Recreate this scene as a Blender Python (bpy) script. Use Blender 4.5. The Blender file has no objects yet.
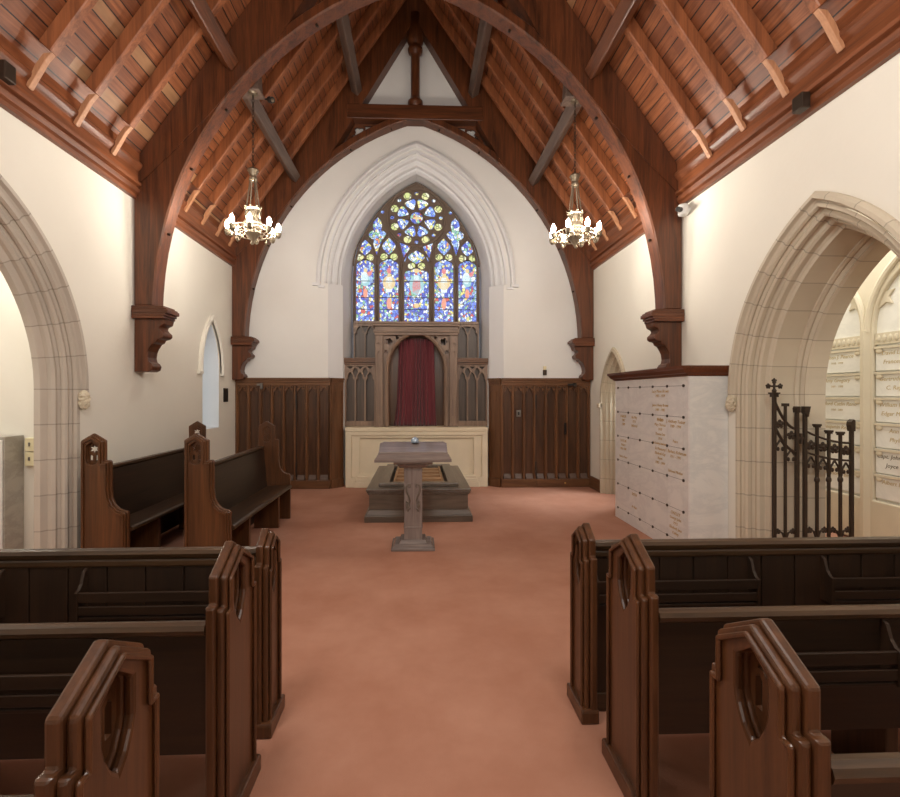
import bpy, bmesh, math, random
from mathutils import Vector
from mathutils.geometry import tessellate_polygon
random.seed(7)
PI = math.pi
C = bpy.context.scene.collection
SC = bpy.context.scene

# ------------------------------------------------------------------ helpers
def L(r, g, b):
    def f(c):
        c /= 255.0
        return c/12.92 if c <= 0.04045 else ((c+0.055)/1.055)**2.4
    return (f(r), f(g), f(b), 1.0)

class MB:
    def __init__(s): s.v = []; s.f = []
    def add(s, vs, fs):
        n = len(s.v); s.v += [tuple(p) for p in vs]; s.f += [tuple(i+n for i in f) for f in fs]; return s
    def box(s, x0, x1, y0, y1, z0, z1):
        vs = [(x, y, z) for z in (z0, z1) for y in (y0, y1) for x in (x0, x1)]
        return s.add(vs, [(0,2,3,1),(4,5,7,6),(0,1,5,4),(2,6,7,3),(0,4,6,2),(1,3,7,5)])
    def frus(s, x0, x1, y0, y1, z0, z1, d):
        vs = [(x0,y0,z0),(x1,y0,z0),(x1,y1,z0),(x0,y1,z0),(x0+d,y0+d,z1),(x1-d,y0+d,z1),(x1-d,y1-d,z1),(x0+d,y1-d,z1)]
        return s.add(vs, [(3,2,1,0),(4,5,6,7),(0,1,5,4),(1,2,6,5),(2,3,7,6),(3,0,4,7)])
    @staticmethod
    def m(axis, u, w, v):
        return (u, w, v) if axis == 'y' else (w, u, v) if axis == 'x' else (u, v, w)
    def plate(s, outer, holes, a, b, axis='y'):
        loops = [outer] + list(holes)
        pts = [[Vector((p[0], p[1], 0)) for p in l] for l in loops]
        flat = [p for l in loops for p in l]; N = len(flat)
        tris = tessellate_polygon(pts)
        vs = [s.m(axis, p[0], a, p[1]) for p in flat] + [s.m(axis, p[0], b, p[1]) for p in flat]
        fs = [tuple(t) for t in tris] + [tuple(i+N for i in reversed(t)) for t in tris]
        o = 0
        for l in loops:
            k = len(l)
            for i in range(k):
                j = (i+1) % k
                fs.append((o+i, o+j, o+j+N, o+i+N))
            o += k
        return s.add(vs, fs)
    def prism(s, poly, a, b, axis='y'): return s.plate(poly, [], a, b, axis)
    def loft(s, rows, closed=False, cap=False):
        n = len(rows[0]); base = len(s.v)
        for r in rows: s.v += [tuple(p) for p in r]
        for i in range(len(rows)-1):
            for j in range(n if closed else n-1):
                k = (j+1) % n
                s.f.append((base+i*n+j, base+i*n+k, base+(i+1)*n+k, base+(i+1)*n+j))
        if cap:
            s.f.append(tuple(base+j for j in reversed(range(n))))
            s.f.append(tuple(base+(len(rows)-1)*n+j for j in range(n)))
        return s
    def tube(s, path, r, n=8, closed=False):
        P = [Vector(p) for p in path]; rows = []; N = len(P)
        up = None
        for i, p in enumerate(P):
            if closed: t = P[(i+1) % N]-P[i-1]
            else: t = P[min(i+1, N-1)]-P[max(i-1, 0)]
            t.normalize()
            if up is None:
                up = Vector((0,0,1)) if abs(t.z) < .9 else Vector((1,0,0))
            a = t.cross(up)
            if a.length < 1e-4: a = t.cross(Vector((1,.3,.2)))
            a.normalize(); b = a.cross(t); up = b
            rr = r[i] if isinstance(r, (list, tuple)) else r
            rows.append([p + a*rr*math.cos(2*PI*k/n) + b*rr*math.sin(2*PI*k/n) for k in range(n)])
        if closed: rows.append(rows[0])
        return s.loft(rows, True, not closed)
    def lathe(s, prof, cx=0, cy=0, n=16):
        rows = [[(cx+r*math.cos(2*PI*k/n), cy+r*math.sin(2*PI*k/n), z) for k in range(n)] for r, z in prof]
        return s.loft(rows, True, True)
    def ball(s, c, rx, ry=None, rz=None, n=10, m=7, jit=0):
        ry = ry or rx; rz = rz or rx; rows = []
        for i in range(m+1):
            t = PI*i/m
            rows.append([(c[0]+rx*max(math.sin(t), .02)*math.cos(2*PI*k/n)*(1+random.uniform(-jit, jit)),
                          c[1]+ry*max(math.sin(t), .02)*math.sin(2*PI*k/n)*(1+random.uniform(-jit, jit)),
                          c[2]-rz*math.cos(t)) for k in range(n)])
        return s.loft(rows, True, True)
    def build(s, name, mat, parent=None, bevel=0, smooth=False, seg=2):
        o0 = Vector((0,0,0)); p = parent
        while p is not None: o0 += p.location; p = p.parent
        me = bpy.data.meshes.new(name)
        me.from_pydata([(v[0]-o0.x, v[1]-o0.y, v[2]-o0.z) for v in s.v], [], s.f)
        bm = bmesh.new(); bm.from_mesh(me)
        bmesh.ops.remove_doubles(bm, verts=bm.verts, dist=1e-5)
        bmesh.ops.recalc_face_normals(bm, faces=bm.faces)
        bm.to_mesh(me); bm.free()
        me.materials.append(mat)
        if smooth:
            for q in me.polygons: q.use_smooth = True
        ob = bpy.data.objects.new(name, me); C.objects.link(ob)
        if parent is not None: ob.parent = parent
        if bevel:
            md = ob.modifiers.new('edge', 'BEVEL'); md.width = bevel; md.segments = seg
            md.limit_method = 'ANGLE'; md.angle_limit = math.radians(35)
        return ob

def tag(o, label=None, cat=None, group=None, kind=None):
    if label: o['label'] = label
    if cat: o['category'] = cat
    if group: o['group'] = group
    if kind: o['kind'] = kind
    return o
def empty(name, loc, label, cat, group=None):
    o = bpy.data.objects.new(name, None); C.objects.link(o); o.location = loc
    o.empty_display_size = .1
    return tag(o, label, cat, group)
def struct(o, label=None):
    o['kind'] = 'structure'
    if label: o['label'] = label
    return o
def copy_tree(o, parent=None):
    c = o.copy(); C.objects.link(c); c.parent = parent
    for ch in list(o.children): copy_tree(ch, c)
    return c
def offset_poly(poly, d):
    # inset a CCW polygon by d
    n = len(poly); out = []
    for i in range(n):
        p0 = Vector(poly[i-1]); p1 = Vector(poly[i]); p2 = Vector(poly[(i+1) % n])
        e1 = (p1-p0).normalized(); e2 = (p2-p1).normalized()
        n1 = Vector((-e1.y, e1.x)); n2 = Vector((-e2.y, e2.x))
        k = 1+n1.dot(n2)
        if k < .2: k = .2
        q = p1+(n1+n2)*d/k
        out.append((q.x, q.y))
    return out
def arch(hw, c, zs, z0, n=14, u0=0.0):
    """pointed arch from right foot over the apex to left foot"""
    r = hw+c; a1 = math.acos(max(-1, min(1, c/r))); R = []
    for i in range(n+1):
        a = a1*i/n; R.append((-c+r*math.cos(a), zs+r*math.sin(a)))
    R[-1] = (0.0, R[-1][1])
    pts = [(hw, z0)] + R
    return [(u0+x, z) for x, z in pts] + [(u0-x, z) for x, z in reversed(pts[:-1])]
def arch_loft(mb, prof, c, zs, z0, fn, n=16):
    rows = [[fn(u, d, z) for u, z in arch(hw, c, zs, z0, n)] for hw, d in prof]
    return mb.loft(rows)
def lancet(u0, u1, z0, zs, rise, cusp=0, n=12):
    """closed pointed hole, optional trefoil cusps"""
    hw = (u1-u0)/2; uc = (u0+u1)/2
    c = (rise*rise-hw*hw)/(2*hw)
    P = arch(hw, c, zs, z0, n, uc)
    if cusp:
        m = len(P)//2; out = []
        for i, (u, z) in enumerate(P):
            if z > zs+1e-6:
                t = (z-zs)/rise
                k = 1-cusp*math.exp(-((t-.42)/.13)**2)
                out.append((uc+(u-uc)*k, z))
            else: out.append((u, z))
        P = out
    return P
def circle(u, v, r, n=16, a0=0): return [(u+r*math.cos(a0+2*PI*i/n), v+r*math.sin(a0+2*PI*i/n)) for i in range(n)]
def foil(u, v, r, k=4, n=40, a0=0, d=.35): return [(u+r*(1-d+d*abs(math.cos(k*(2*PI*i/n)/2)))*math.cos(a0+2*PI*i/n), v+r*(1-d+d*abs(math.cos(k*(2*PI*i/n)/2)))*math.sin(a0+2*PI*i/n)) for i in range(n)]

# ------------------------------------------------------------------ materials
class NT:
    def __init__(s, name):
        s.mat = bpy.data.materials.new(name); s.mat.use_nodes = True
        s.t = s.mat.node_tree; s.N = s.t.nodes; s.b = s.N['Principled BSDF']
    def n(s, typ, **kw):
        x = s.N.new(typ)
        for k, v in kw.items():
            if k.startswith('i_'): x.inputs[k[2:].replace('_', ' ')].default_value = v
            else: setattr(x, k, v)
        return x
    def l(s, a, b): s.t.links.new(a, b)
    def math(s, op, a, b=None):
        x = s.N.new('ShaderNodeMath'); x.operation = op
        for i, q in enumerate((a, b)):
            if q is None: continue
            if isinstance(q, (int, float)): x.inputs[i].default_value = q
            else: s.l(q, x.inputs[i])
        return x.outputs[0]
    def mix(s, fac, a, b, typ='MIX'):
        x = s.N.new('ShaderNodeMix'); x.data_type = 'RGBA'; x.blend_type = typ
        for k, q in ((0, fac), (6, a), (7, b)):
            if isinstance(q, (int, float)): x.inputs[k].default_value = q
            elif isinstance(q, tuple): x.inputs[k].default_value = q
            else: s.l(q, x.inputs[k])
        return x.outputs[2]
    def coord(s, scale=(1,1,1), kind='Object'):
        tc = s.N.new('ShaderNodeTexCoord'); mp = s.N.new('ShaderNodeMapping')
        mp.inputs['Scale'].default_value = scale; s.l(tc.outputs[kind], mp.inputs['Vector']); return mp.outputs[0]
    def noise(s, vec, scale, detail=4, rough=.55, dist=0):
        x = s.n('ShaderNodeTexNoise'); x.inputs['Scale'].default_value = scale; x.inputs['Detail'].default_value = detail
        x.inputs['Roughness'].default_value = rough; x.inputs['Distortion'].default_value = dist
        if vec is not None: s.l(vec, x.inputs['Vector'])
        return x.outputs['Fac']
    def ramp(s, fac, stops, interp='LINEAR'):
        x = s.n('ShaderNodeValToRGB'); cr = x.color_ramp; cr.interpolation = interp
        while len(cr.elements) < len(stops): cr.elements.new(.5)
        for e, (p, c) in zip(cr.elements, stops): e.position = p; e.color = c
        s.l(fac, x.inputs[0]); return x.outputs[0]
    def bump(s, h, strength=.2, dist=.01):
        x = s.n('ShaderNodeBump'); x.inputs['Strength'].default_value = strength; x.inputs['Distance'].default_value = dist
        s.l(h, x.inputs['Height']); s.l(x.outputs[0], s.b.inputs['Normal'])
    def base(s, c):
        if isinstance(c, tuple): s.b.inputs['Base Color'].default_value = c
        else: s.l(c, s.b.inputs['Base Color'])
    def rough(s, r): s.b.inputs['Roughness'].default_value = r

def wood(name, dark, light, axis, rough=.4, scale=9, bump=.12):
    t = NT(name); sc = [scale, scale, scale]; sc['xyz'.index(axis)] = scale*.07
    v = t.coord(tuple(sc)); f = t.noise(v, 1.0, 6, .65, 1.2)
    sc2 = [60, 60, 60]; sc2['xyz'.index(axis)] = 2.5
    g = t.noise(t.coord(tuple(sc2)), 1.0, 3, .6)
    m = t.math('ADD', t.math('MULTIPLY', f, .7), t.math('MULTIPLY', g, .3))
    t.base(t.ramp(m, [(.33, dark), (.66, light)])); t.rough(rough); t.bump(g, bump, .003)
    return t.mat
_w = {}
def W(kind, axis):
    k = kind+axis
    if k not in _w:
        P = dict(pew=(L(38,25,15), L(82,58,36), .36), pewend=(L(54,32,18), L(98,62,37), .3), back=(L(28,18,11), L(54,36,23), .42),  # back wood darkened: shade on unlit seat backs put into its colour
                 stall=(L(60,36,20), L(104,66,38), .32), wains=(L(74,48,30), L(126,86,56), .32), wains_shade=(L(52,33,21), L(94,62,40), .32), rere_shade=(L(66,55,47), L(104,89,78), .4),  # wainscot and reredos backings: recess shade put into a darker wood colour
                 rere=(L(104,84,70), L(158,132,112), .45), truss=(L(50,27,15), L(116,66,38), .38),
                 rafter=(L(100,56,32), L(164,100,62), .48), grey=(L(70,55,48), L(112,92,80), .5),
                 cat=(L(78,70,62), L(122,110,98), .3), lect=(L(98,88,84), L(148,136,130), .18), cornice=(L(86,46,26), L(140,82,50), .38),
                 crown=(L(66,30,16), L(108,58,32), .35), slat=(L(132,98,66), L(178,138,98), .5), tail=(L(164,112,78), L(204,152,114), .55))[kind]
        _w[k] = wood('wood_%s_%s' % (kind, axis), P[0], P[1], axis, P[2])
    return _w[k]

def plaster(name, c, rough=.85):
    t = NT(name); v = t.coord()
    f = t.noise(v, 1.3, 5, .6); g = t.noise(v, 22, 4, .6)
    t.base(t.mix(t.math('MULTIPLY', f, .55), c, tuple(x*.84 for x in c[:3])+(1,)))
    t.rough(rough); t.bump(g, .12, .01); return t.mat
M = {}
M['plaster'] = plaster('cream_plaster', L(236,232,220))
M['white_plaster'] = plaster('white_plaster', L(232,233,235))
M['gable'] = plaster('gable_plaster', L(236,235,232))  # whiter than the side walls: cooler daylight put into the plaster colour
M['aisle'] = plaster('aisle_plaster', L(236,232,220))

t = NT('terracotta_carpet'); v = t.coord()
f = t.noise(v, 1.1, 5, .6); g = t.noise(v, 210, 3, .7); h = t.noise(v, 8, 4, .6)
a = t.mix(t.ramp(f, [(.35,(0,0,0,1)),(.65,(1,1,1,1))]), L(178,126,100), L(204,155,130)); a = t.mix(t.math('MULTIPLY', h, .4), a, L(168,112,87))
a = t.mix(t.math('MULTIPLY', g, .5), a, L(158,104,84)); t.base(a); t.rough(.95); t.bump(g, .5, .006); M['carpet'] = t.mat

t = NT('roof_boards'); v = t.coord()
sx = t.n('ShaderNodeSeparateXYZ'); t.l(v, sx.inputs[0])
q = t.math('MULTIPLY', sx.outputs[2], 1/.108)
fr = t.math('FRACT', q); fl = t.math('FLOOR', q)
wn = t.n('ShaderNodeTexWhiteNoise'); wn.noise_dimensions = '2D'
sg = t.math('SIGN', sx.outputs[0]); cb = t.n('ShaderNodeCombineXYZ'); t.l(fl, cb.inputs[0])
seg = t.math('FLOOR', t.math('ADD', t.math('MULTIPLY', sx.outputs[1], .38), t.math('MULTIPLY', fl, .37)))
t.l(t.math('ADD', seg, t.math('MULTIPLY', sg, 31)), cb.inputs[1]); t.l(cb.outputs[0], wn.inputs['Vector'])
vv = t.coord((14, 1.0, 14)); gr = t.noise(vv, 1, 6, .65, 1.5)
kn = t.noise(t.coord((1, .6, 1)), 7, 3, .5, .6)
a = t.ramp(gr, [(.3, L(98,54,30)), (.7, L(172,106,66))])
a = t.mix(t.math('MULTIPLY', wn.outputs['Value'], .6), a, L(98,50,28))
kk = t.math('GREATER_THAN', kn, .72); a = t.mix(t.math('MULTIPLY', kk, .55), a, L(70,36,24))
st = t.math('GREATER_THAN', wn.outputs['Value'], .97); a = t.mix(t.math('MULTIPLY', t.math('MULTIPLY', st, .6), t.noise(t.coord((6,1.5,6)), 1, 4, .6)), a, L(214,176,130))
gap = t.math('LESS_THAN', fr, .095); a = t.mix(gap, a, L(38,20,14)); t.base(a); t.rough(.5)
t.bump(t.math('SUBTRACT', 1, gap), .6, .02); M['boards'] = t.mat

def stone(name, c, cc=None, zs=0, joints=True, axis='y'):
    t = NT(name); v = t.coord(); f = t.noise(v, 2.2, 5, .6); g = t.noise(v, 60, 4, .65)
    a = t.mix(f, tuple(x*.78 for x in c[:3])+(1,), c)
    if joints:
        sx = t.n('ShaderNodeSeparateXYZ'); t.l(v, sx.inputs[0])
        u = sx.outputs[1] if axis == 'y' else sx.outputs[0]
        zz = t.math('SUBTRACT', sx.outputs[2], zs); uu = t.math('ADD', t.math('ABSOLUTE', u), cc)
        ang = t.math('MULTIPLY', t.math('ARCTAN2', zz, uu), 5.6)
        low = t.math('MULTIPLY', zz, 1/.34)
        up = t.math('GREATER_THAN', zz, 0)
        s_ = t.math('ADD', t.math('MULTIPLY', ang, up), t.math('MULTIPLY', low, t.math('SUBTRACT', 1, up)))
        fr = t.math('FRACT', s_); ln = t.math('LESS_THAN', fr, .035)
        wn = t.n('ShaderNodeTexWhiteNoise'); wn.noise_dimensions = '1D'; t.l(t.math('FLOOR', s_), wn.inputs['W'])
        a = t.mix(t.math('MULTIPLY', wn.outputs['Value'], .22), a, tuple(x*.6 for x in c[:3])+(1,))
        a = t.mix(t.math('MULTIPLY', ln, .45), a, L(112,104,92))
    t.base(a); t.rough(.8); t.bump(g, .15, .005); return t.mat
M['stoneR'] = stone('arch_limestone', L(214,202,180), .73, 1.75)
M['stoneL'] = stone('arch_limestone_left', L(206,196,182), .8, 1.8)
M['stoneD'] = stone('doorway_limestone', L(204,192,168), .5, 1.62)
M['stone'] = stone('limestone', L(222,211,186), joints=False)
M['stoneW'] = stone('white_stone', L(226,224,222), joints=False)
M['altar'] = stone('altar_stone', L(234,220,192), joints=False)

def marble(name, c, vein, amt=.5):
    t = NT(name); v = t.coord(); n1 = t.noise(t.coord((1.0,1.0,2.2)), 1.6, 8, .66, .5)
    r = t.ramp(n1, [(.42, (0,0,0,1)), (.5, (1,1,1,1)), (.58, (0,0,0,1))])
    n2 = t.noise(v, 1.4, 3, .5)
    a = t.mix(t.math('MULTIPLY', n2, .35), c, vein); t2 = t.math('MULTIPLY', r, amt)
    t.base(t.mix(t2, a, vein)); t.rough(.3); return t.mat
M['marble'] = marble('white_marble', L(234,233,228), L(200,203,203), .45)
M['marble_panel'] = marble('niche_marble', L(232,228,223), L(198,195,194), .4)
M['tablet'] = marble('tablet_marble', L(238,236,228), L(216,215,208), .4)
M['greymarble'] = marble('grey_marble', L(178,172,162), L(138,132,124), .5)

def plain(name, c, rough=.5, metal=0, noise=.2):
    t = NT(name); f = t.noise(t.coord(), 30, 3, .6)
    t.base(t.mix(t.math('MULTIPLY', f, noise), c, tuple(x*.5 for x in c[:3])+(1,))); t.rough(rough); t.b.inputs['Metallic'].default_value = metal
    return t.mat
M['iron'] = plain('dark_iron', L(62,50,40), .55, .4)
M['bronze'] = plain('bronze', L(70,58,48), .4, .6)
M['silver'] = plain('pewter', L(132,120,102), .38, .8)
M['gold'] = plain('gilt_letters', L(186,150,84), .6, 0)
M['gold2'] = plain('tan_letters', L(196,176,130), .7, 0)
M['darkletters'] = plain('dark_letters', L(104,96,80), .7, 0)
M['white'] = plain('white_plastic', L(232,232,230), .4, 0, .05)
M['cream'] = plain('cream_enamel', L(226,216,178), .5, 0, .05)
M['black'] = plain('black_plastic', L(30,27,25), .4)
M['grey'] = plain('grey_metal', L(130,126,120), .4, .5)
M['brass'] = plain('brass', L(196,164,96), .35, .8)
M['groove'] = plain('dark_groove', L(40,30,24), .8)
M['darkoak'] = W('wains', 'z')
t = NT('crimson_velvet'); f = t.noise(t.coord((30,30,1)), 1, 4, .6)
t.base(t.mix(f, L(84,26,36), L(124,50,58))); t.rough(.85); t.b.inputs['Sheen Weight'].default_value = .3; M['curtain'] = t.mat
t = NT('silver_glass'); v = t.coord(); vo = t.n('ShaderNodeTexVoronoi'); vo.inputs['Scale'].default_value = 70; t.l(v, vo.inputs['Vector'])
t.base(t.ramp(vo.outputs['Distance'], [(.1, L(214,226,238)), (.6, L(150,172,194))])); t.rough(.25); t.b.inputs['Metallic'].default_value = .4; M['dome'] = t.mat

def emit(name, c, s):
    t = NT(name); t.base((0,0,0,1)); t.b.inputs['Emission Color'].default_value = c; t.b.inputs['Emission Strength'].default_value = s
    return t.mat
M['bulb'] = emit('lit_bulb', (1, .91, .79, 1), 260)
M['aislebulb'] = emit('aisle_bulb', (1, .92, .78, 1), 120)
M['daylight'] = emit('frosted_daylight', (.62, .78, .85, 1), .5)

def glass(name, stops, strength=1.0, scale=13):
    t = NT(name); v = t.coord((1.25, 1, 1))
    vo = t.n('ShaderNodeTexVoronoi'); vo.feature = 'F1'; vo.inputs['Scale'].default_value = scale; t.l(v, vo.inputs['Vector'])
    ed = t.n('ShaderNodeTexVoronoi'); ed.feature = 'DISTANCE_TO_EDGE'; ed.inputs['Scale'].default_value = scale; t.l(v, ed.inputs['Vector'])
    sp = t.n('ShaderNodeSeparateColor'); t.l(vo.outputs['Color'], sp.inputs[0])
    c = t.ramp(sp.outputs[0], stops, 'CONSTANT')
    n = t.noise(v, 30, 3, .6)
    c = t.mix(t.math('MULTIPLY', n, .16), c, (1,1,1,1))
    lead = t.math('LESS_THAN', ed.outputs['Distance'], .055)
    c = t.mix(t.math('MULTIPLY', lead, .8), c, (.02,.02,.03,1))
    t.base((.02,.02,.02,1)); t.l(c, t.b.inputs['Emission Color']); t.b.inputs['Emission Strength'].default_value = strength
    return t.mat
B1, B2, B3 = L(40,64,190), L(84,120,226), L(150,186,242); WH, YE, GR, RE, OR = L(232,240,246), L(226,214,120), L(126,186,150), L(196,60,52), L(214,128,58)
M['gl_blue'] = glass('stained_glass_blue', [(0, B1), (.2, B2), (.38, B3), (.54, L(74,84,176)), (.62, WH), (.76, YE), (.84, GR), (.93, RE)], 1.1, 19)
M['gl_mix'] = glass('stained_glass_mixed', [(0, B2), (.18, B3), (.38, WH), (.62, GR), (.74, YE), (.86, B1), (.95, OR)], 1.15, 19)
M['gl_rose'] = glass('stained_glass_rose', [(0, B2), (.25, B3), (.48, WH), (.72, B1), (.84, YE), (.94, GR)], 1.2, 16)
M['gl_yellow'] = glass('stained_glass_yellow', [(0, L(224,222,150)), (.4, L(206,214,130)), (.8, L(236,236,200))], 1.0, 10)
def gcol(name, c, s=1.0):
    t = NT(name); n = t.noise(t.coord(), 40, 3, .6)
    t.base((.02,.02,.02,1)); t.l(t.mix(t.math('MULTIPLY', n, .45), c, (1,1,1,1)), t.b.inputs['Emission Color']); t.b.inputs['Emission Strength'].default_value = s; return t.mat
M['g_white'] = gcol('glass_white', L(214,232,240)); M['g_red'] = gcol('glass_red', L(206,44,44)); M['g_orange'] = gcol('glass_orange', L(220,110,50))
M['g_gold'] = gcol('glass_gold', L(214,180,90)); M['g_navy'] = gcol('glass_navy', L(46,48,130)); M['g_teal'] = gcol('glass_teal', L(110,180,190))
M['lead'] = plain('lead', L(40,36,36), .6)

# ------------------------------------------------------------------ room constants
XL, XR, XC, YF = -3.39, 3.29, -.05, 9.10
ROOF_A, TAN = 9.27, 1.43
def zroof(hx): return ROOF_A - TAN*hx
ALY, ARY = 3.85, 3.825
YB = -4.0

# floor
struct(MB().box(-6.4, 6.2, YB-.2, 11, -.1, 0).build('floor', M['carpet']), 'terracotta carpet covering the chapel floor')

# left wall with arch opening and lancet opening
def wall_poly(yc, hw, c, zs, ztop=4.62):
    A = [(u, z) for u, z in arch(hw, c, zs, 0, 16, yc)]
    return [(YB, 0)] + list(reversed(A)) + [(YF, 0), (YF, ztop), (YB, ztop)]
lanL = lancet(8.0-.31, 8.0+.31, 1.2, 2.2, .72)
struct(MB().plate(wall_poly(ALY, 1.08, .8, 1.8), [lanL], XL-.26, XL, 'x').build('wall_left', M['plaster']), 'cream plaster left wall')
DY = 7.93
def wall_poly_r():
    A = list(reversed(arch(1.02, .73, 1.75, 0, 16, ARY))); D = list(reversed(arch(.50, .5, 1.62, 0, 12, DY)))
    return [(YB, 0)] + A + D + [(YF, 0), (YF, 4.62), (YB, 4.62)]
struct(MB().plate(wall_poly_r(), [], XR, XR+.3, 'x').build('wall_right', M['plaster']), 'cream plaster right wall')
# far gable wall
FU = -.03; FC = .97; FZ = 3.85
fa = list(reversed(arch(1.66, FC, FZ, 0, 20, FU)))
hwid = 3.34
gp = [(XL-.35, 0)] + fa + [(XR+.3, 0), (XR+.3, zroof(hwid+.3)-.0), (XC, ROOF_A+.05), (XL-.35, zroof(hwid+.3))]
struct(MB().plate(gp, [], YF, YF+.12, 'y').build('wall_far', M['gable']), 'pale plaster gable wall around the sanctuary arch')
struct(MB().box(XL-.3, XR+.3, YB-.15, YB, 0, 9.4).build('wall_back', M['plaster']))
# sanctuary recess shell
m = MB()
prof = [(1.66, 0), (1.415, .2), (1.30, .68)]
rows = [[(FU+u, YF+d, z) for u, z in arch(hw, FC, FZ + (.17*i/2), 0, 20)] for i, (hw, d) in enumerate(prof)]
m.loft(rows)
o = m.build('wall_sanctuary', M['white_plaster'])
struct(o, 'white splayed reveal of the sanctuary recess')
struct(MB().box(FU-1.9, FU+1.9, YF+.80, YF+.95, 0, 6.6).build('wall_recess_back', M['white_plaster']))
# ceiling
m = MB()
for s in (-1, 1):
    m.prism([(XC, ROOF_A), (XC+s*3.75, zroof(3.75)), (XC+s*3.75, zroof(3.75)+.16), (XC, ROOF_A+.2)], YB-.2, YF+.3, 'y')
struct(m.build('ceiling', M['boards']), 'reddish boarded open timber ceiling')
# cornices
def cornice(s, xw, name):
    P = [(0,4.09),(.045,4.09),(.05,4.13),(.075,4.15),(.085,4.19),(.06,4.205),(.06,4.22),(.1,4.235),(.105,4.265),(.07,4.28),(.07,4.40),(.09,4.42),(.115,4.45),(.12,4.48),(.105,4.505),(.085,4.515),(.085,4.62),(0,4.62)]
    return MB().prism([(xw-s*u, z) for u, z in P], YB, YF-.01, 'y').build(name, W('cornice', 'y'))
struct(cornice(-1, XL, 'trim_1'), 'reddish moulded wooden cornice along the left wall')
struct(cornice(1, XR, 'trim_2'), 'reddish moulded wooden cornice along the right wall')

# hood moulding over sanctuary
m = MB()
A_ = [(1.88,0),(1.88,-.06),(1.83,-.085),(1.80,-.08),(1.79,.0),(1.73,.005),(1.722,-.05),(1.685,-.055),(1.675,.015),(1.66,.02)]
arch_loft(m, A_, FC, FZ, FZ, lambda u, d, z: (FU+u, YF+d, z), 22)
A2 = [(1.66,.02),(1.635,-.02),(1.605,.0),(1.595,.08),(1.55,.085),(1.54,.05),(1.505,.07),(1.495,.16),(1.455,.165),(1.445,.13),(1.415,.2)]
arch_loft(m, A2, FC, FZ, FZ, lambda u, d, z: (FU+u, YF+d, z), 22)
for s in (-1, 1):
    m.box(*(sorted((FU+s*1.79, FU+s*1.94))), YF-.075, YF-.001, FZ-.05, FZ)
    m.box(*(sorted((FU+s*1.72, FU+s*1.84))), YF-.05, YF-.001, FZ-.09, FZ-.05)
struct(m.build('trim_3', M['white_plaster'], smooth=False), 'white moulded pointed hood over the sanctuary arch')

# ------------------------------------------------------------------ stained glass window
WY = 9.74
def wu(p): return [(FU+u, z) for u, z in p]
win = empty('window_1', (FU, WY, 3.2), 'five-light stained glass window with a rose of petals above the altar', None)
win['kind'] = 'structure'
holes = []; panes = {k: [] for k in ('side', 'mid', 'cent', 'rose', 'drop', 'lobe', 'tear', 'spand')}
def lightset(u0, u1, zs, ztop, key):
    uc = (u0+u1)/2; hw = (u1-u0)/2
    body = [(u0, 3.235), (u1, 3.235), (u1, zs), (u1-.03, zs+.05), (uc+.1, zs+.075), (uc+.06, zs+.12), (uc-.06, zs+.12), (uc-.1, zs+.075), (u0+.03, zs+.05), (u0, zs)]
    panes[key].append(body)
    for s in (-1, 1): panes['lobe'].append(circle(uc+s*.1, zs+.158, .075, 14))
    z0 = zs+.195; h = ztop-z0
    tear = [(uc+hw*.70*math.sin(PI*min(1, i/9.0))*(1 if i < 7 else .9)*1.0, z0+h*i/9.0) for i in range(1, 9)]
    panes['tear'].append([(uc, z0)] + tear + [(uc, ztop)] + [(2*uc-u, z) for u, z in reversed(tear)])
for s in (-1, 1):
    lightset(*sorted((s*.85, s*1.215)), 4.36, 4.88, 'side')
    lightset(*sorted((s*.365, s*.745)), 4.38, 4.93, 'mid')
    # dagger shaped lights
    d = [(0,4.52),(.055,4.70),(.085,4.80),(.075,4.88),(.11,4.89),(.17,4.94),(.172,5.02),(.11,5.07),(.07,5.07),(.092,5.16),(.075,5.26),(0,5.34)]
    panes['drop'].append([(s*.785+u, z) for u, z in d] + [(s*.785-u, z) for u, z in reversed(d[1:-1])])
    panes['spand'].append([(.115, 4.785), (.335, 4.825), (.235, 4.43)] if s > 0 else [(-.115, 4.785), (-.235, 4.43), (-.335, 4.825)])
    panes['spand'].append(circle(s*.685, 5.44, .04, 8))
lightset(-.245, .245, 4.20, 4.68, 'cent')
RZ = 5.33
for k in range(8):
    a = 2*PI*(k+.5)/8
    def rp(r, t, a=a): return (r*math.cos(a)-t*math.sin(a), RZ+r*math.sin(a)+t*math.cos(a))
    panes['rose'].append([rp(.17, -.012), rp(.27, -.09), rp(.34, -.118), rp(.378, -.095), rp(.388, -.03), rp(.388, .03), rp(.378, .095), rp(.34, .118), rp(.27, .09), rp(.17, .012)])
    panes['lobe'].append([rp(.475+.08*math.cos(q*PI/6), .08*math.sin(q*PI/6)) for q in range(12)])
    a2 = 2*PI*k/8
    panes['spand'].append([(.49*math.cos(a2)+.042*math.cos(q*PI/4), RZ+.49*math.sin(a2)+.042*math.sin(q*PI/4)) for q in range(8)])
panes['spand'].append(circle(0, RZ, .125, 20))
allh = [wu(p) for k in panes for p in panes[k]]
outer = arch(1.27, .975, 4.02, 3.0, 24, FU)
MB().plate(outer, allh, WY-.05, WY+.02, 'y').build('tracery', plain('dark_tracery', L(112,96,84), .6), win, bevel=.006)
m = MB()   # raised ribs on the tracery
m.tube([(FU+.58*math.cos(2*PI*i/48), WY-.055, RZ+.58*math.sin(2*PI*i/48)) for i in range(48)], .022, 8, True)
m.tube([(FU+.15*math.cos(2*PI*i/24), WY-.055, RZ+.15*math.sin(2*PI*i/24)) for i in range(24)], .016, 6, True)
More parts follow.
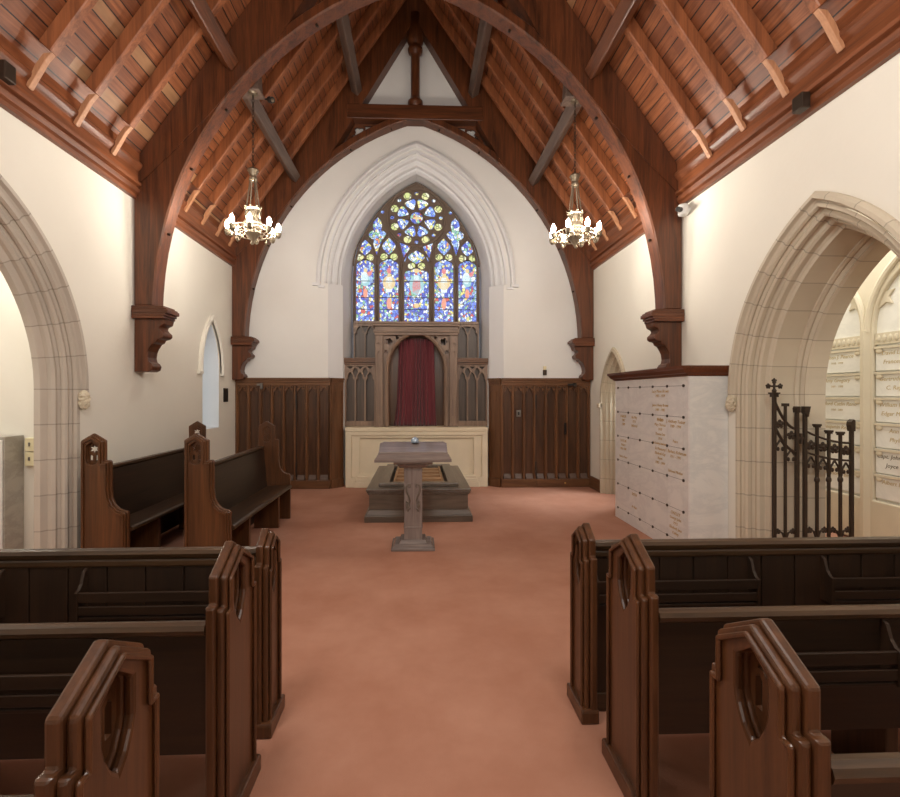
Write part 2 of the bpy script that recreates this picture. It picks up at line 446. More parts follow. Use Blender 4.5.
for s in (-1, 1):
    for u in (.305, .797):
        m.tube([(FU+s*u, WY-.055, 3.2), (FU+s*u, WY-.055, 4.35)], .02, 6)
    for uc, hw, zs, zt in ((1.03,.235,4.36,4.98), (.555,.245,4.38,5.02)):
        p = lancet(uc-hw, uc+hw, zs-.02, zs, zt-zs)
        m.tube([(FU+s*u, WY-.055, z) for u, z in p], .016, 6)
p = lancet(-.305, .305, 4.2, 4.22, .56); m.tube([(FU+u, WY-.055, z) for u, z in p], .018, 6)
m.tube([(u, WY-.055, z) for u, z in arch(1.255, .975, 4.02, 3.1, 24, FU)], .022, 6)
m.build('tracery_ribs', plain('dark_tracery_rib', L(116,100,88), .6), win, smooth=True)
def glasspart(name, polys, mat, y=WY+.0, grow=0):
    m = MB()
    for p in polys: m.prism(wu(p), y, y+.008, 'y')
    return m.build(name, mat, win)
for p in panes['side']+panes['mid']+panes['cent']: glasspart('lancet_glass', [p], M['gl_blue'])
glasspart('rose_glass', panes['rose'], M['gl_rose']); glasspart('dagger_glass', panes['drop'], M['gl_mix'])
glasspart('lobe_glass', panes['lobe'], M['gl_yellow']); glasspart('teardrop_glass', panes['tear'], M['gl_mix'])
glasspart('spandrel_glass', panes['spand'], M['gl_blue'])
def ell(u, z, a, b, n=14): return [(u+a*math.cos(2*PI*i/n), z+b*math.sin(2*PI*i/n)) for i in range(n)]
def figure(uc, z, polys):
    for mat in set(x[1] for x in polys):
        glasspart('glass_figure', [[(uc+u*1.0, z+w) for u, w in p] for p, mm in polys if mm == mat], M[mat], WY-.012)
# standing figures (plain robes), medallions
for s in (-1, 1):
    figure(s*1.03, 4.12, [(ell(0,-.05,.09,.13), 'g_teal'), ([(.03,.0),(.12,.06),(.15,.16),(.03,.1)], 'g_red'), (ell(-.02,.0,.075,.12), 'g_white'), (ell(0,.15,.038,.045), 'g_gold')])
    figure(s*1.03, 3.80, [(ell(0,0,.045,.1), 'g_orange')])
    figure(s*.555, 4.02, [(ell(0,0,.13,.14), 'g_gold'), ([(-.06,-.19),(.06,-.19),(.07,.02),(.04,.12),(-.04,.12),(-.07,.02)], 'g_white'), (ell(0,.15,.035,.04), 'g_gold')])
    figure(s*.555, 3.60, [(ell(0,0,.05,.115), 'g_orange')])
    figure(s*.555, 4.26, [(ell(0,0,.045,.06), 'g_red')])
figure(0, 3.98, [(ell(0,0,.15,.2), 'g_teal'), ([(-.075,-.15),(.03,-.2),(.09,-.06),(.07,.1),(-.05,.12),(-.085,0)], 'g_red'), (ell(.0,.13,.055,.07), 'g_white'), ([(.02,-.2),(.09,-.06),(.1,-.1),(.05,-.2)], 'g_white')])
figure(0, 3.56, [(ell(0,0,.05,.05), 'g_gold')])
figure(0, 4.27, [(ell(0,0,.05,.05), 'g_gold')])
m = [ (0,0) ]
figure(0, RZ, [(ell(.0,.0,.022,.075), 'g_gold'), (ell(0,.0,.075,.022), 'g_gold')])
m = MB()
for s, u0, u1 in ((1,.85,1.215),(1,.365,.745),(-1,.85,1.215),(-1,.365,.745),(1,-.245,.245)):
    for z in (3.48, 3.72, 4.05): m.box(*sorted((FU+s*u0, FU+s*u1)), WY-.016, WY-.004, z-.006, z+.006)
m.build('saddle_bars', M['lead'], win)

# ------------------------------------------------------------------ altar and reredos
al = empty('altar', (FU, 9.2, 0), 'pale stone altar with moulded panelled front below the red curtain', 'altar')
AX0, AX1 = -1.37, 1.33
MB().box(AX0+.1, AX1-.1, 9.17, 9.70, .0, 1.06).build('core', M['altar'], al)
MB().plate([(AX0,0),(AX1,0),(AX1,1.06),(AX0,1.06)], [[(AX0+.11,.19),(AX1-.11,.19),(AX1-.11,.98),(AX0+.11,.98)]], 9.11, 9.18, 'y').build('frame', M['altar'], al, bevel=.01)
m = MB(); m.plate([(AX0+.11,.19),(AX1-.11,.19),(AX1-.11,.98),(AX0+.11,.98)], [[(AX0+.27,.25),(AX1-.27,.25),(AX1-.27,.93),(AX0+.27,.93)]], 9.13, 9.18, 'y')
m.build('inner_frame', M['altar'], al, bevel=.012)
m = MB(); m.box(AX0+.16, AX1-.16, 9.085, 9.12, .0, .10); m.box(AX0+.19, AX1-.19, 9.095, 9.12, .10, .17); m.box(AX0+.22, AX1-.22, 9.105, 9.13, .17, .22)
m.build('base_moulding', M['altar'], al, bevel=.01)
m = MB(); m.box(AX0-.005, AX1+.005, 9.10, 9.72, 1.06, 1.135); m.build('mensa', M['altar'], al, bevel=.012)

rr = empty('reredos', (FU, 9.4, 1.14), 'carved grey-brown oak reredos with traceried panels behind the altar', 'altar screen')
RE_ = W('rere', 'z')
def mir(fn):
    for s in (-1, 1): fn(s)
for s in (-1, 1):
    # lower side wing
    u0, u1 = sorted((s*.79, s*1.40))
    MB().box(FU+u0, FU+u1, 9.475, 9.70, 1.14, 2.40).build('wing_back', W('rere_shade', 'z'), rr)
    hs = []; w = (u1-u0-.04)/3
    for i in range(3):
        a0 = u0+.02+i*w+.016; a1 = u0+.02+(i+1)*w-.016
        hs.append(wu(lancet(a0, a1, 1.24, 2.0, .20, .3)))
    for i in range(2):
        c0 = u0+.02+(i+1)*w
        hs.append(wu([(c0, 2.08), (c0+.055, 2.2), (c0+.015, 2.29), (c0, 2.27), (c0-.015, 2.29), (c0-.055, 2.2)]))
    for i in range(3):
        c0 = u0+.02+(i+.5)*w
        hs.append(wu([(c0-.06, 2.31), (c0, 2.245), (c0+.06, 2.31)]))
    MB().plate([(FU+u0,1.14),(FU+u1,1.14),(FU+u1,2.34),(FU+u0,2.34)], hs, 9.385, 9.475, 'y').build('wing_tracery', RE_, rr, bevel=.01)
    m = MB(); m.box(FU+u0, FU+u1, 9.36, 9.70, 2.34, 2.385); m.box(FU+u0, FU+u1, 9.335, 9.70, 2.385, 2.43); m.box(FU+u0, FU+u1, 9.345, 9.70, 2.43, 2.47)
    m.build('wing_shelf', W('wains', 'x'), rr, bevel=.006)
    # upper side wing
    u0, u1 = sorted((s*.80, s*1.25))
    MB().box(FU+u0, FU+u1, 9.66, 9.69, 2.47, 3.19).build('upper_panel', W('rere_shade', 'z'), rr)
    hs = []; w = (u1-u0-.02)/2
    for i in range(2):
        a0 = u0+.01+i*w+.016; a1 = u0+.01+(i+1)*w-.016
        hs.append(wu(lancet(a0, a1, 2.50, 2.92, .2, .3)))
    c0 = (u0+u1)/2; hs.append(wu([(c0, 2.98), (c0+.07, 3.12), (c0-.07, 3.12)]))
    MB().plate([(FU+u0,2.47),(FU+u1,2.47),(FU+u1,3.16),(FU+u0,3.16)], hs, 9.585, 9.66, 'y').build('upper_tracery', RE_, rr, bevel=.005)
    MB().box(FU+u0, FU+u1, 9.57, 9.68, 3.16, 3.22).build('upper_rail', RE_, rr, bevel=.006)
    # pilasters
    u0, u1 = sorted((s*.64, s*.79)); m = MB()
    m.box(FU+u0, FU+u1, 9.25, 9.40, 1.14, 2.90); m.build('pilaster', RE_, rr, bevel=.006)
    m = MB(); c0 = (u0+u1)/2
    m.plate(wu([(u0+.01,1.2),(u1-.01,1.2),(u1-.01,2.86),(u0+.01,2.86)]), [wu(lancet(c0-.035, c0+.035, 1.34, 2.5, .1)), wu(foil(c0, 2.72, .042, 4))], 9.225, 9.25, 'y')
    m.box(FU+u0-.012, FU+u1+.012, 9.21, 9.26, 1.14, 1.2); m.build('pilaster_face', RE_, rr, bevel=.005)
# central arch
op = arch(.555, .18, 2.25, 1.14, 14, FU)
od = [(FU-.64,1.14)] + list(reversed(op)) + [(FU+.64,1.14),(FU+.64,2.92),(FU-.64,2.92)]
hs = []
for s in (-1, 1):
    hs += [wu(foil(s*.53, 2.78, .075, 5)), wu(foil(s*.585, 2.58, .04, 3, a0=PI/2)), wu(foil(s*.37, 2.855, .035, 3)), wu(foil(s*.25, 2.885, .022, 3))]
MB().plate(od, [h for h in hs], 9.29, 9.36, 'y').build('arch_spandrels', RE_, rr, bevel=.005)
m = MB(); m.box(FU-.64, FU+.64, 9.36, 9.39, 2.47, 2.92)
struct_hole = None
MB().plate([(FU-.64,2.47),(FU+.64,2.47),(FU+.64,2.92),(FU-.64,2.92)], [], 9.66, 9.69, 'y').build('niche_top', W('wains', 'z'), rr)
m = MB(); rows = [[(FU+u, y, z) for u, z in arch(hw, .18, 2.25, 1.14, 14)] for hw, y in ((.555,9.29),(.585,9.27),(.60,9.245),(.575,9.235),(.545,9.25),(.53,9.29))]
m.loft(rows); m.build('arch_moulding', RE_, rr)
m = MB(); m.box(FU-.66, FU+.66, 9.60, 9.66, 1.14, 2.9)
for s in (-1, 1): m.box(*sorted((FU+s*.56, FU+s*.64)), 9.36, 9.62, 1.14, 2.9)
m.build('niche_lining', W('wains', 'z'), rr)
m = MB()
for (e, y, z0, z1) in ((.80,9.225,2.90,2.955),(.815,9.20,2.955,3.0),(.80,9.24,3.0,3.07),(.83,9.19,3.07,3.11),(.845,9.17,3.11,3.155)):
    m.box(FU-e, FU+e, y, 9.60, z0, z1)
m.build('cornice', W('rere', 'x'), rr, bevel=.006)
# curtain
m = MB(); rows = []
nz, nx = 14, 90
for j in range(nz+1):
    tt = j/nz; z = 1.145+(2.86-1.145)*tt; row = []
    hw = .405-.06*tt**.6
    for i in range(nx+1):
        q = i/nx; u = -hw+2*hw*q - .01*(1-tt)
        if tt < .25 and q < .04: u -= .03*(1-tt/.25)
        amp = .042*(.55+.45*(1-tt))
        y = 9.47+amp*math.sin(2*PI*(q*8.3+.5*math.sin(2*PI*q*1.7)))+.006*math.sin(2*PI*q*15+2*tt)
        zt = min(z, 2.25+math.sqrt(max(.0, .735**2-(abs(u)+.18)**2))+.04)
        row.append((FU+u, y, zt))
    rows.append(row)
m.loft(rows); cu = m.build('curtain', M['curtain'], None, smooth=True)
sd = cu.modifiers.new('cloth', 'SOLIDIFY'); sd.thickness = .006
tag(cu, 'dark red velvet curtain hanging in the arched niche above the altar', 'curtain')

# ------------------------------------------------------------------ wainscot with doors
def wainscot(s, x_out, x_in, label, door_span, name='wainscot_panelling'):
    """x_out at the side wall, x_in where the splay starts"""
    root = empty(name, ((x_out+x_in)/2, 9.06, 0), label, 'wood panelling')
    yf = 9.05
    a, b = sorted((x_out, x_in)); n = 8; w = (b-a-.03)/n
    MB().box(a, b, yf+.03, 9.095, .0, 2.0).build('back_board', W('wains_shade', 'z'), root)
    dk = MB(); st = MB(); sl = MB(); dst = MB(); dsl = MB(); dtr = MB()
    for i in range(n+1):
        x = a+.015+i*w
        st.prism([(x-.03,yf+.031),(x-.03,yf+.004),(x-.013,yf-.022),(x+.013,yf-.022),(x+.03,yf+.004),(x+.03,yf+.031)], .16, 1.93, 'z')
    st.build('stiles', W('wains', 'z'), root)
    tr = MB()
    for i in range(n):
        x0 = a+.015+i*w+.026; x1 = x0+w-.052; xc = (x0+x1)/2; hw = (x1-x0)/2
        P = [(x0,1.95),(x0,1.76),(x0+.012,1.79),(x0+.02,1.825),(x0+.05,1.82),(x0+.045,1.85),(xc-.02,1.86),(xc,1.905),(xc+.02,1.86),(x1-.045,1.85),(x1-.05,1.82),(x1-.02,1.825),(x1-.012,1.79),(x1,1.76),(x1,1.95)]
        tr.plate(P, [circle(x0+.028,1.895,.016,8), circle(x1-.028,1.895,.016,8)], yf-.016, yf+.012, 'y')
        sl = MB(); sl.prism([(yf+.031,.16),(yf-.03,.16),(yf-.03,.175),(yf+.031,.255)], x0+.012, x1-.012, 'x'); sl.build('sill_block', W('grey', 'x'), root)
    tr.build('trefoil_heads', W('wains', 'x'), root)
    m = MB(); m.box(a, b, yf-.04, 9.095, 0, .16); m.build('plinth', W('wains', 'x'), root, bevel=.008)
    # splayed return towards the altar
    xi = x_in; xe = (FU-1.405) if s < 0 else (FU+1.405); ye = 9.245
    def sp(d0, d1, z0, z1, t0=0, t1=1):
        ux, uy = xe-xi, ye-yf; ln = math.hypot(ux, uy); nx, ny = uy/ln, -ux/ln
        if ny > 0: nx, ny = -nx, -ny
        p = [(xi+ux*t0+nx*d0, yf+uy*t0+ny*d0), (xi+ux*t1+nx*d0, yf+uy*t1+ny*d0), (xi+ux*t1+nx*d1, yf+uy*t1+ny*d1), (xi+ux*t0+nx*d1, yf+uy*t0+ny*d1)]
        return MB().prism(p, z0, z1, 'z')
    r = sp(-.03, .0, 0, 2.0); q = sp(0, .02, .16, 1.96, .02, .12); r.add(q.v, q.f); q = sp(0, .02, .16, 1.96, .88, .98); r.add(q.v, q.f)
    q = sp(0, .018, 1.82, 1.96, .12, .88); r.add(q.v, q.f); q = sp(0, .012, 1.62, 1.82, .4, .6); r.add(q.v, q.f)
    q = sp(0, .03, 0, .16); r.add(q.v, q.f)
    r.build('splayed_return', W('wains', 'z'), root)
    m = MB()
    for (d, z0, z1) in ((.03,1.93,1.985),(.045,1.985,2.03),(.065,2.03,2.07)):
        m.box(a, b, yf-d, 9.095, z0, z1); q = sp(-.03, d, z0, z1, 0 if s < 0 else 0, .97); m.add(q.v, q.f)
    m.build('cap_rail', W('wains', 'x'), root, bevel=.006)
    # door leaf cut into the panelling
    d0, d1 = door_span
    m = MB()
    for x in (d0, d1): m.box(x-.006, x+.006, yf-.022, yf-.016, .17, 1.92)
    dr = m.build('door', M['groove'], root); dr['label'] = 'dark joint lines of the concealed door leaf'
    kp = MB().box(d0, d1, yf-.052, yf-.041, .012, .15).build('kick_plate', W('wains', 'x'), dr)
    h = MB()
    hx = d0 if True else d1
    for z in (1.62, .36): h.box(hx-.012, hx+.012, yf-.035, yf-.02, z-.13, z+.13)
    h.build('hinge', M['black'], dr, bevel=.003)
    return root, dr
rl, dl = wainscot(-1, XL+.01, -1.635, 'dark carved oak panelling left of the altar behind the choir stalls', (-2.265, -1.655))
r2, d2 = wainscot(1, XR-.01, 1.575, 'dark carved oak panelling with a door right of the altar', (2.235, 2.86))
m = MB(); m.tube([(2.795,9.035,1.02),(2.795,8.985,1.05),(2.795,8.98,1.1),(2.795,8.985,1.17),(2.795,9.035,1.2)], .011, 6); m.box(2.775,2.815,9.02,9.032,1.0,1.22)
m.build('handle', M['black'], d2)
m = MB(); m.box(2.83,2.95,8.955,8.985,1.925,1.965); m.box(2.93,2.99,8.94,8.985,1.91,1.975); m.box(2.87,2.89,8.98,9.05,1.93,1.96); m.build('closer', M['black'], d2, bevel=.004)
m = MB(); m.box(2.77,2.80,8.98,8.996,.07,.10); m.build('door_stop', M['brass'], d2, bevel=.004)
sw = MB().box(1.865,1.945,9.028,9.042,1.335,1.465).build('light_switch', M['grey'], None, bevel=.004)
tag(sw, 'small metal light switch plate on the panelling right of the altar', 'light switch')
MB().box(1.89,1.92,9.02,9.03,1.37,1.43).build('rocker', M['black'], sw)
o = empty('motion_sensor', (-2.88, 8.98, 1.93), 'small grey sensor on the top rail of the left panelling', 'sensor')
MB().box(-2.90,-2.86,8.93,8.985,1.86,1.97).build('body', M['grey'], o, bevel=.006); MB().box(-2.97,-2.90,8.95,8.975,1.92,1.96).build('bracket', M['grey'], o, bevel=.004)
o = empty('thermostat', (2.42, 9.09, 2.14), 'small bronze and white thermostat box on the wall above right panelling', 'thermostat')
MB().box(2.385,2.455,9.065,9.097,2.13,2.23).build('body', M['bronze'], o, bevel=.005); MB().box(2.39,2.45,9.07,9.097,2.23,2.30).build('cover', M['cream'], o, bevel=.005)
pl = MB().box(XL+.001, XL+.018, 8.49, 8.67, 1.63, 1.87).build('wall_plaque', M['black'], None, bevel=.004)
tag(pl, 'small black plate on the left wall beside the narrow window', 'wall plate')

# ------------------------------------------------------------------ side arches
def side_arch(xw, s, yc, c, zs, prof, mat, label, extra=None):
    root = empty('stone_arch', (xw, yc, 0), label, 'stone arch')
    m = MB(); arch_loft(m, prof, c, zs, 0, lambda u, d, z: (xw+s*d, yc+u, z), 20)
    m.build('moulded_order', mat, root)
    return root
hr = 1.10
hoodR = [(1.015,0),(1.10,0),(1.10,-.03),(1.075,-.055),(1.045,-.055),(1.035,-.02),(1.015,-.005)]
ordR = [(1.015,-.012),(.985,-.012),(.975,.01),(.985,.03),(.965,.05),(.935,.035),(.915,.05),(.915,.085),(.93,.10),(.915,.125),(.885,.12),(.87,.14),(.87,.19),(.855,.21),(.83,.22),(.83,.46),(.815,.46),(.805,.49),(.81,.51),(.785,.53),(.765,.52),(.755,.55),(.755,.72),(1.1,.72)]
ra = side_arch(XR, 1, ARY, .73, 1.75, ordR, M['stoneR'], 'pale stone pointed arch in the right wall with deep moulded jambs', None)
m = MB(); arch_loft(m, hoodR, .73, 1.75, 1.72, lambda u, d, z: (XR+d, ARY+u, z), 20); m.build('hood_mould', M['stoneR'], ra)
for s in (-1, 1): MB().ball((XR-.035, ARY+s*1.05, 1.665), .045, .06, .09, 18, 14, .3).build('carved_stop', M['stone'], ra)
hoodL = [(1.075,0),(1.17,0),(1.17,.03),(1.145,.055),(1.11,.055),(1.1,.02),(1.075,.005)]
ordL = [(1.08,.012),(1.04,.012),(1.03,-.015),(1.04,-.035),(1.02,-.05),(.985,-.04),(.965,-.055),(.965,-.085),(.98,-.10),(.96,-.12),(.93,-.115),(.915,-.14),(.915,-.18),(.89,-.195),(.865,-.21),(.865,-.27),(1.2,-.27)]
la = side_arch(XL, 1, ALY, .8, 1.8, ordL, M['stoneL'], 'pale stone pointed arch in the left wall leading to the side aisle')
m = MB(); arch_loft(m, hoodL, .8, 1.8, 1.78, lambda u, d, z: (XL+d, ALY+u, z), 20); m.build('hood_mould', M['stoneL'], la)
for s in (-1, 1): MB().ball((XL+.04, ALY+s*1.10, 1.70), .05, .06, .1, 18, 14, .3).build('carved_stop', M['stone'], la)
# doorway on the right wall
dw = empty('door_1', (XR, DY, 0), 'narrow pointed stone doorway in the right wall behind the marble niches', None); dw['kind'] = 'structure'
pd = [(.56,0),(.56,-.035),(.50,-.045),(.50,.0),(.48,.04),(.455,.04),(.445,.09),(.42,.10),(.41,.16),(.385,.17),(.38,.29),(.38,.42),(.49,.42),(.495,.01)]
m = MB(); arch_loft(m, pd, .5, 1.62, 0, lambda u, d, z: (XR+d, DY+u, z), 16); m.build('moulded_order', M['stoneD'], dw)
MB().box(XR-.07, XR-.001, DY+.5, DY+.62, 1.52, 1.60).build('label_stop', M['stone'], dw, bevel=.008)
# passage behind the doorway
m = MB(); m.box(XR+.75, XR+.85, DY-1.0, DY+1.2, 0, 3); m.box(XR+.3, XR+.8, DY+1.0, DY+1.1, 0, 3); m.box(XR+.3, XR+.8, DY-.9, DY-.8, 0, 3); m.box(XR+.3, XR+.8, DY-.9, DY+1.1, 2.9, 3.0)
struct(m.build('wall_passage', M['plaster']))
# lancet window left
lw = empty('window_2', (XL, 8.0, 1.2), 'narrow pointed lancet window with a deep white reveal in the left wall', None); lw['kind'] = 'structure'
m = MB(); arch_loft(m, [(.31,0),(.30,-.28)], .68, 2.2, 1.2, lambda u, d, z: (XL+d, 8.0+u, z), 14)
m.add([(XL,8.0-.31,1.2),(XL,8.0+.31,1.2),(XL-.28,8.0+.30,1.24),(XL-.28,8.0-.30,1.24)], [(0,1,2,3)])
m.build('reveal', M['white_plaster'], lw)
m = MB(); arch_loft(m, [(.37,0.0),(.45,0.0),(.45,.04),(.42,.055),(.39,.05),(.37,.02)], .62, 2.2, 2.12, lambda u, d, z: (XL+d, 8.0+u, z), 14)
for s in (-1, 1): m.box(XL+.001, XL+.05, *sorted((8.0+s*.38, 8.0+s*.50)), 2.08, 2.12)
m.build('hood_mould', M['plaster'], lw)
MB().prism([(8.0+u*.98, z) for u, z in [(a-8.0, b) for a, b in lanL]], XL-.30, XL-.28, 'x').build('pane', M['daylight'], lw)
# baseboards right
m = MB(); m.box(XR-.03, XR-.001, 8.46, 9.0, 0, .22); m.box(XR-.045, XR-.001, 8.46, 9.0, 0, .04)
struct(m.build('baseboard_right', W('wains', 'y'), None, bevel=.006))
# ------------------------------------------------------------------ right corridor with memorial tablets
TX = 5.3
struct(MB().box(TX+.06, TX+.3, .8, 8.2, 0, 4.4).build('wall_corridor', M['stone']), 'stone wall of the memorial corridor')
struct(MB().box(XR+.3, TX+.3, 6.95, 7.1, 0, 4.4).build('wall_corridor_far', M['stone']))
struct(MB().box(XR+.3, TX+.3, .7, .8, 0, 4.4).build('wall_corridor_near', M['stone']))
struct(MB().box(XR+.3, TX+.3, .7, 7.1, 4.3, 4.45).build('ceiling_corridor', M['white_plaster']))
mc = empty('blind_arcade', (TX, 4.9, 0), 'stone arcade with mullions framing the memorial tablets beyond the gate', 'stone arcade')
bays = [5.45+.86, 5.45, 5.45-.86, 5.45-1.72]   # mullion positions
hs = []
for i in range(3):
    y0, y1 = bays[i+1]+.075, bays[i]-.075
    hs.append(lancet(y0, y1, .53, 2.5, .66, .0, 14))
MB().plate([(2.6,.02),(6.9,.02),(6.9,4.25),(2.6,4.25)], hs, TX-.03, TX+.05, 'x').build('tracery_wall', M['stone'], mc, bevel=.02)
m = MB()
for b in bays:
    m.prism([(TX-.03,b-.05),(TX-.09,b-.022),(TX-.09,b+.022),(TX-.03,b+.05)], .02, 2.5, 'z')
for i in range(3):
    y0, y1 = bays[i+1]+.0, bays[i]-.0
    m.tube([(TX-.04, y, z) for y, z in lancet(y0+.02, y1-.02, 2.48, 2.5, .80)], .035, 8)
m.build('mullions', M['stone'], mc)
for i in range(3):
    for s, yy in ((1, bays[i+1]+.075), (-1, bays[i]-.075)):
        m = MB(); m.plate([(yy, 2.72),(yy+s*.12, 2.80),(yy+s*.2, 2.78),(yy+s*.16, 2.86),(yy+s*.22, 2.94),(yy+s*.13, 2.93),(yy+s*.08, 3.02),(yy+s*.045, 2.98),(yy, 2.9)], [], TX-.0, TX+.04, 'x'); m.build('cusp', M['stone'], mc, bevel=.008)
m = MB()
for i in range(3): m.box(TX+.022, TX+.055, bays[i+1]+.07, bays[i]-.07, .5, 3.4)
m.build('backing', M['tablet'], mc)
m = MB()
for i in range(3):
    m.box(TX-.005, TX+.03, bays[i+1]+.08, bays[i]-.08, 2.33, 2.46)
    for k in range(10): m.ball((TX-.006, bays[i+1]+.125+k*.068, 2.395), .012, .028, .042, 8, 5)
m.build('carved_band', M['stone'], mc)
def text_mesh(s, size):
    cu = bpy.data.curves.new('t', 'FONT'); cu.body = s; cu.size = size; cu.align_x = 'CENTER'; cu.align_y = 'CENTER'; cu.shear = .22; cu.extrude = .0015; cu.resolution_u = 2
    ob = bpy.data.objects.new('t', cu); C.objects.link(ob)
    dg = bpy.context.evaluated_depsgraph_get(); dg.update()
    me = ob.evaluated_get(dg).to_mesh()
    vs = [tuple(v.co) for v in me.vertices]; fs = [tuple(p.vertices) for p in me.polygons]
    ob.evaluated_get(dg).to_mesh_clear(); bpy.data.objects.remove(ob); bpy.data.curves.remove(cu)
    return vs, fs
def put_text(m, s, size, x, y, z, face):
    """text on a plane facing -X: reading direction is -Y"""
    vs, fs = text_mesh(s, size)
    m.add([(x-v[2], y-v[0], z+v[1]) for v in vs], fs)
cols = [
 [['Stephen J. Pearce', '1918 - 1994'], ['Amy Gregory', '1901 - 1988'], ['Burford Catlin Reno', '1920 - 2001'], ['Benjamin Reno'], ['Alice S. Catlin'], ['Simpson J. Bell']],
 [['David Lindsay Buffitt', 'Frances Ellen Todd'], ['Gertrude C. Robinson', 'C. Ray Robinson'], ['William H. D. Howard', 'Edgar Miller Howard'], ['Ann S. Barnes', 'Phyllis Barnes'], ['Capt. John Cathern R.N.', 'Joyce E. Cathern'], ['Albert E. St. Hughes']],
 [[], [], [], [], [], []]]
row_w = ['topmost', 'second from the top', 'third from the top', 'fourth from the top', 'fifth from the top', 'lowest']
col_w = ['left of the stone mullion', 'right of the stone mullion']
for ci in range(2):
    y0, y1 = bays[ci+1]+.085, bays[ci]-.085; yc = (y0+y1)/2
    for ri in range(6):
        z1 = 2.31-ri*.2935; z0 = z1-.282
        o = empty('memorial_tablet', (TX+.01, yc, z0), 'white marble memorial tablet %s, %s beyond the gate' % (row_w[ri], col_w[ci]), 'memorial tablet', 'memorial tablets beyond the gate')
        MB().box(TX-.004, TX+.019, y0, y1, z0, z1).build('slab', M['tablet'], o, bevel=.006)
        m = MB(); m.box(TX-.022, TX-.005, y0, y1, z1-.03, z1-.002)
        for s in (y0+.05, y1-.05): m.ball((TX-.012, s, z1-.055), .01, .045, .03, 8, 5)
        m.build('moulding', M['stone'], o)
        for k, s in enumerate(cols[ci][ri]):
            m = MB(); put_text(m, s, .066 if not s[0].isdigit() else .036, TX-.0045, yc, z1-.085-k*(.075 if ci == 0 else .10), 0)
            m.build('inscription', M['darkletters'] if (ci == 1 and ri == 4) else M['gold2'], o)
        z1 = z0

# ------------------------------------------------------------------ left aisle
struct(MB().box(-6.5, XL-.26, 5.52, 5.7, 0, 4.6).build('wall_aisle', M['aisle']), 'cream wall of the side aisle beyond the left arch')
struct(MB().box(-6.5, -6.35, .8, 5.6, 0, 4.6).build('wall_aisle_left', M['aisle']))
struct(MB().box(-6.5, XL-.26, .7, .85, 0, 4.6).build('wall_aisle_near', M['aisle']))
struct(MB().box(-6.5, XL-.26, .7, 5.7, 4.4, 4.6).build('ceiling_aisle', M['white_plaster']))
o = empty('marble_niche_block', (-5.0, 5.35, 0), 'grey and white marble block seen through the left arch', 'marble block')
MB().box(-5.63, -4.385, 5.262, 5.515, 0, 1.305).build('body', M['greymarble'], o, bevel=.006)
m = MB()
for i in range(3): m.box(-5.62+i*.41, -5.22+i*.41, 5.247, 5.262, .03, 1.27)
m.build('front_panel', M['marble'], o, bevel=.004)
for k, z in enumerate((1.125, .965)):
    p = MB().box(-4.345, -4.235, 5.47, 5.519, z, z+.15).build('electrical_box', M['cream'], None, bevel=.006)
    tag(p, 'cream electrical box on the aisle wall, %s of the pair by the arch' % ('upper' if k == 0 else 'lower'), 'electrical box', 'electrical boxes by the left arch')
    MB().box(-4.30, -4.285, 5.46, 5.47, z+.06, z+.10).build('lock', M['grey'], p)

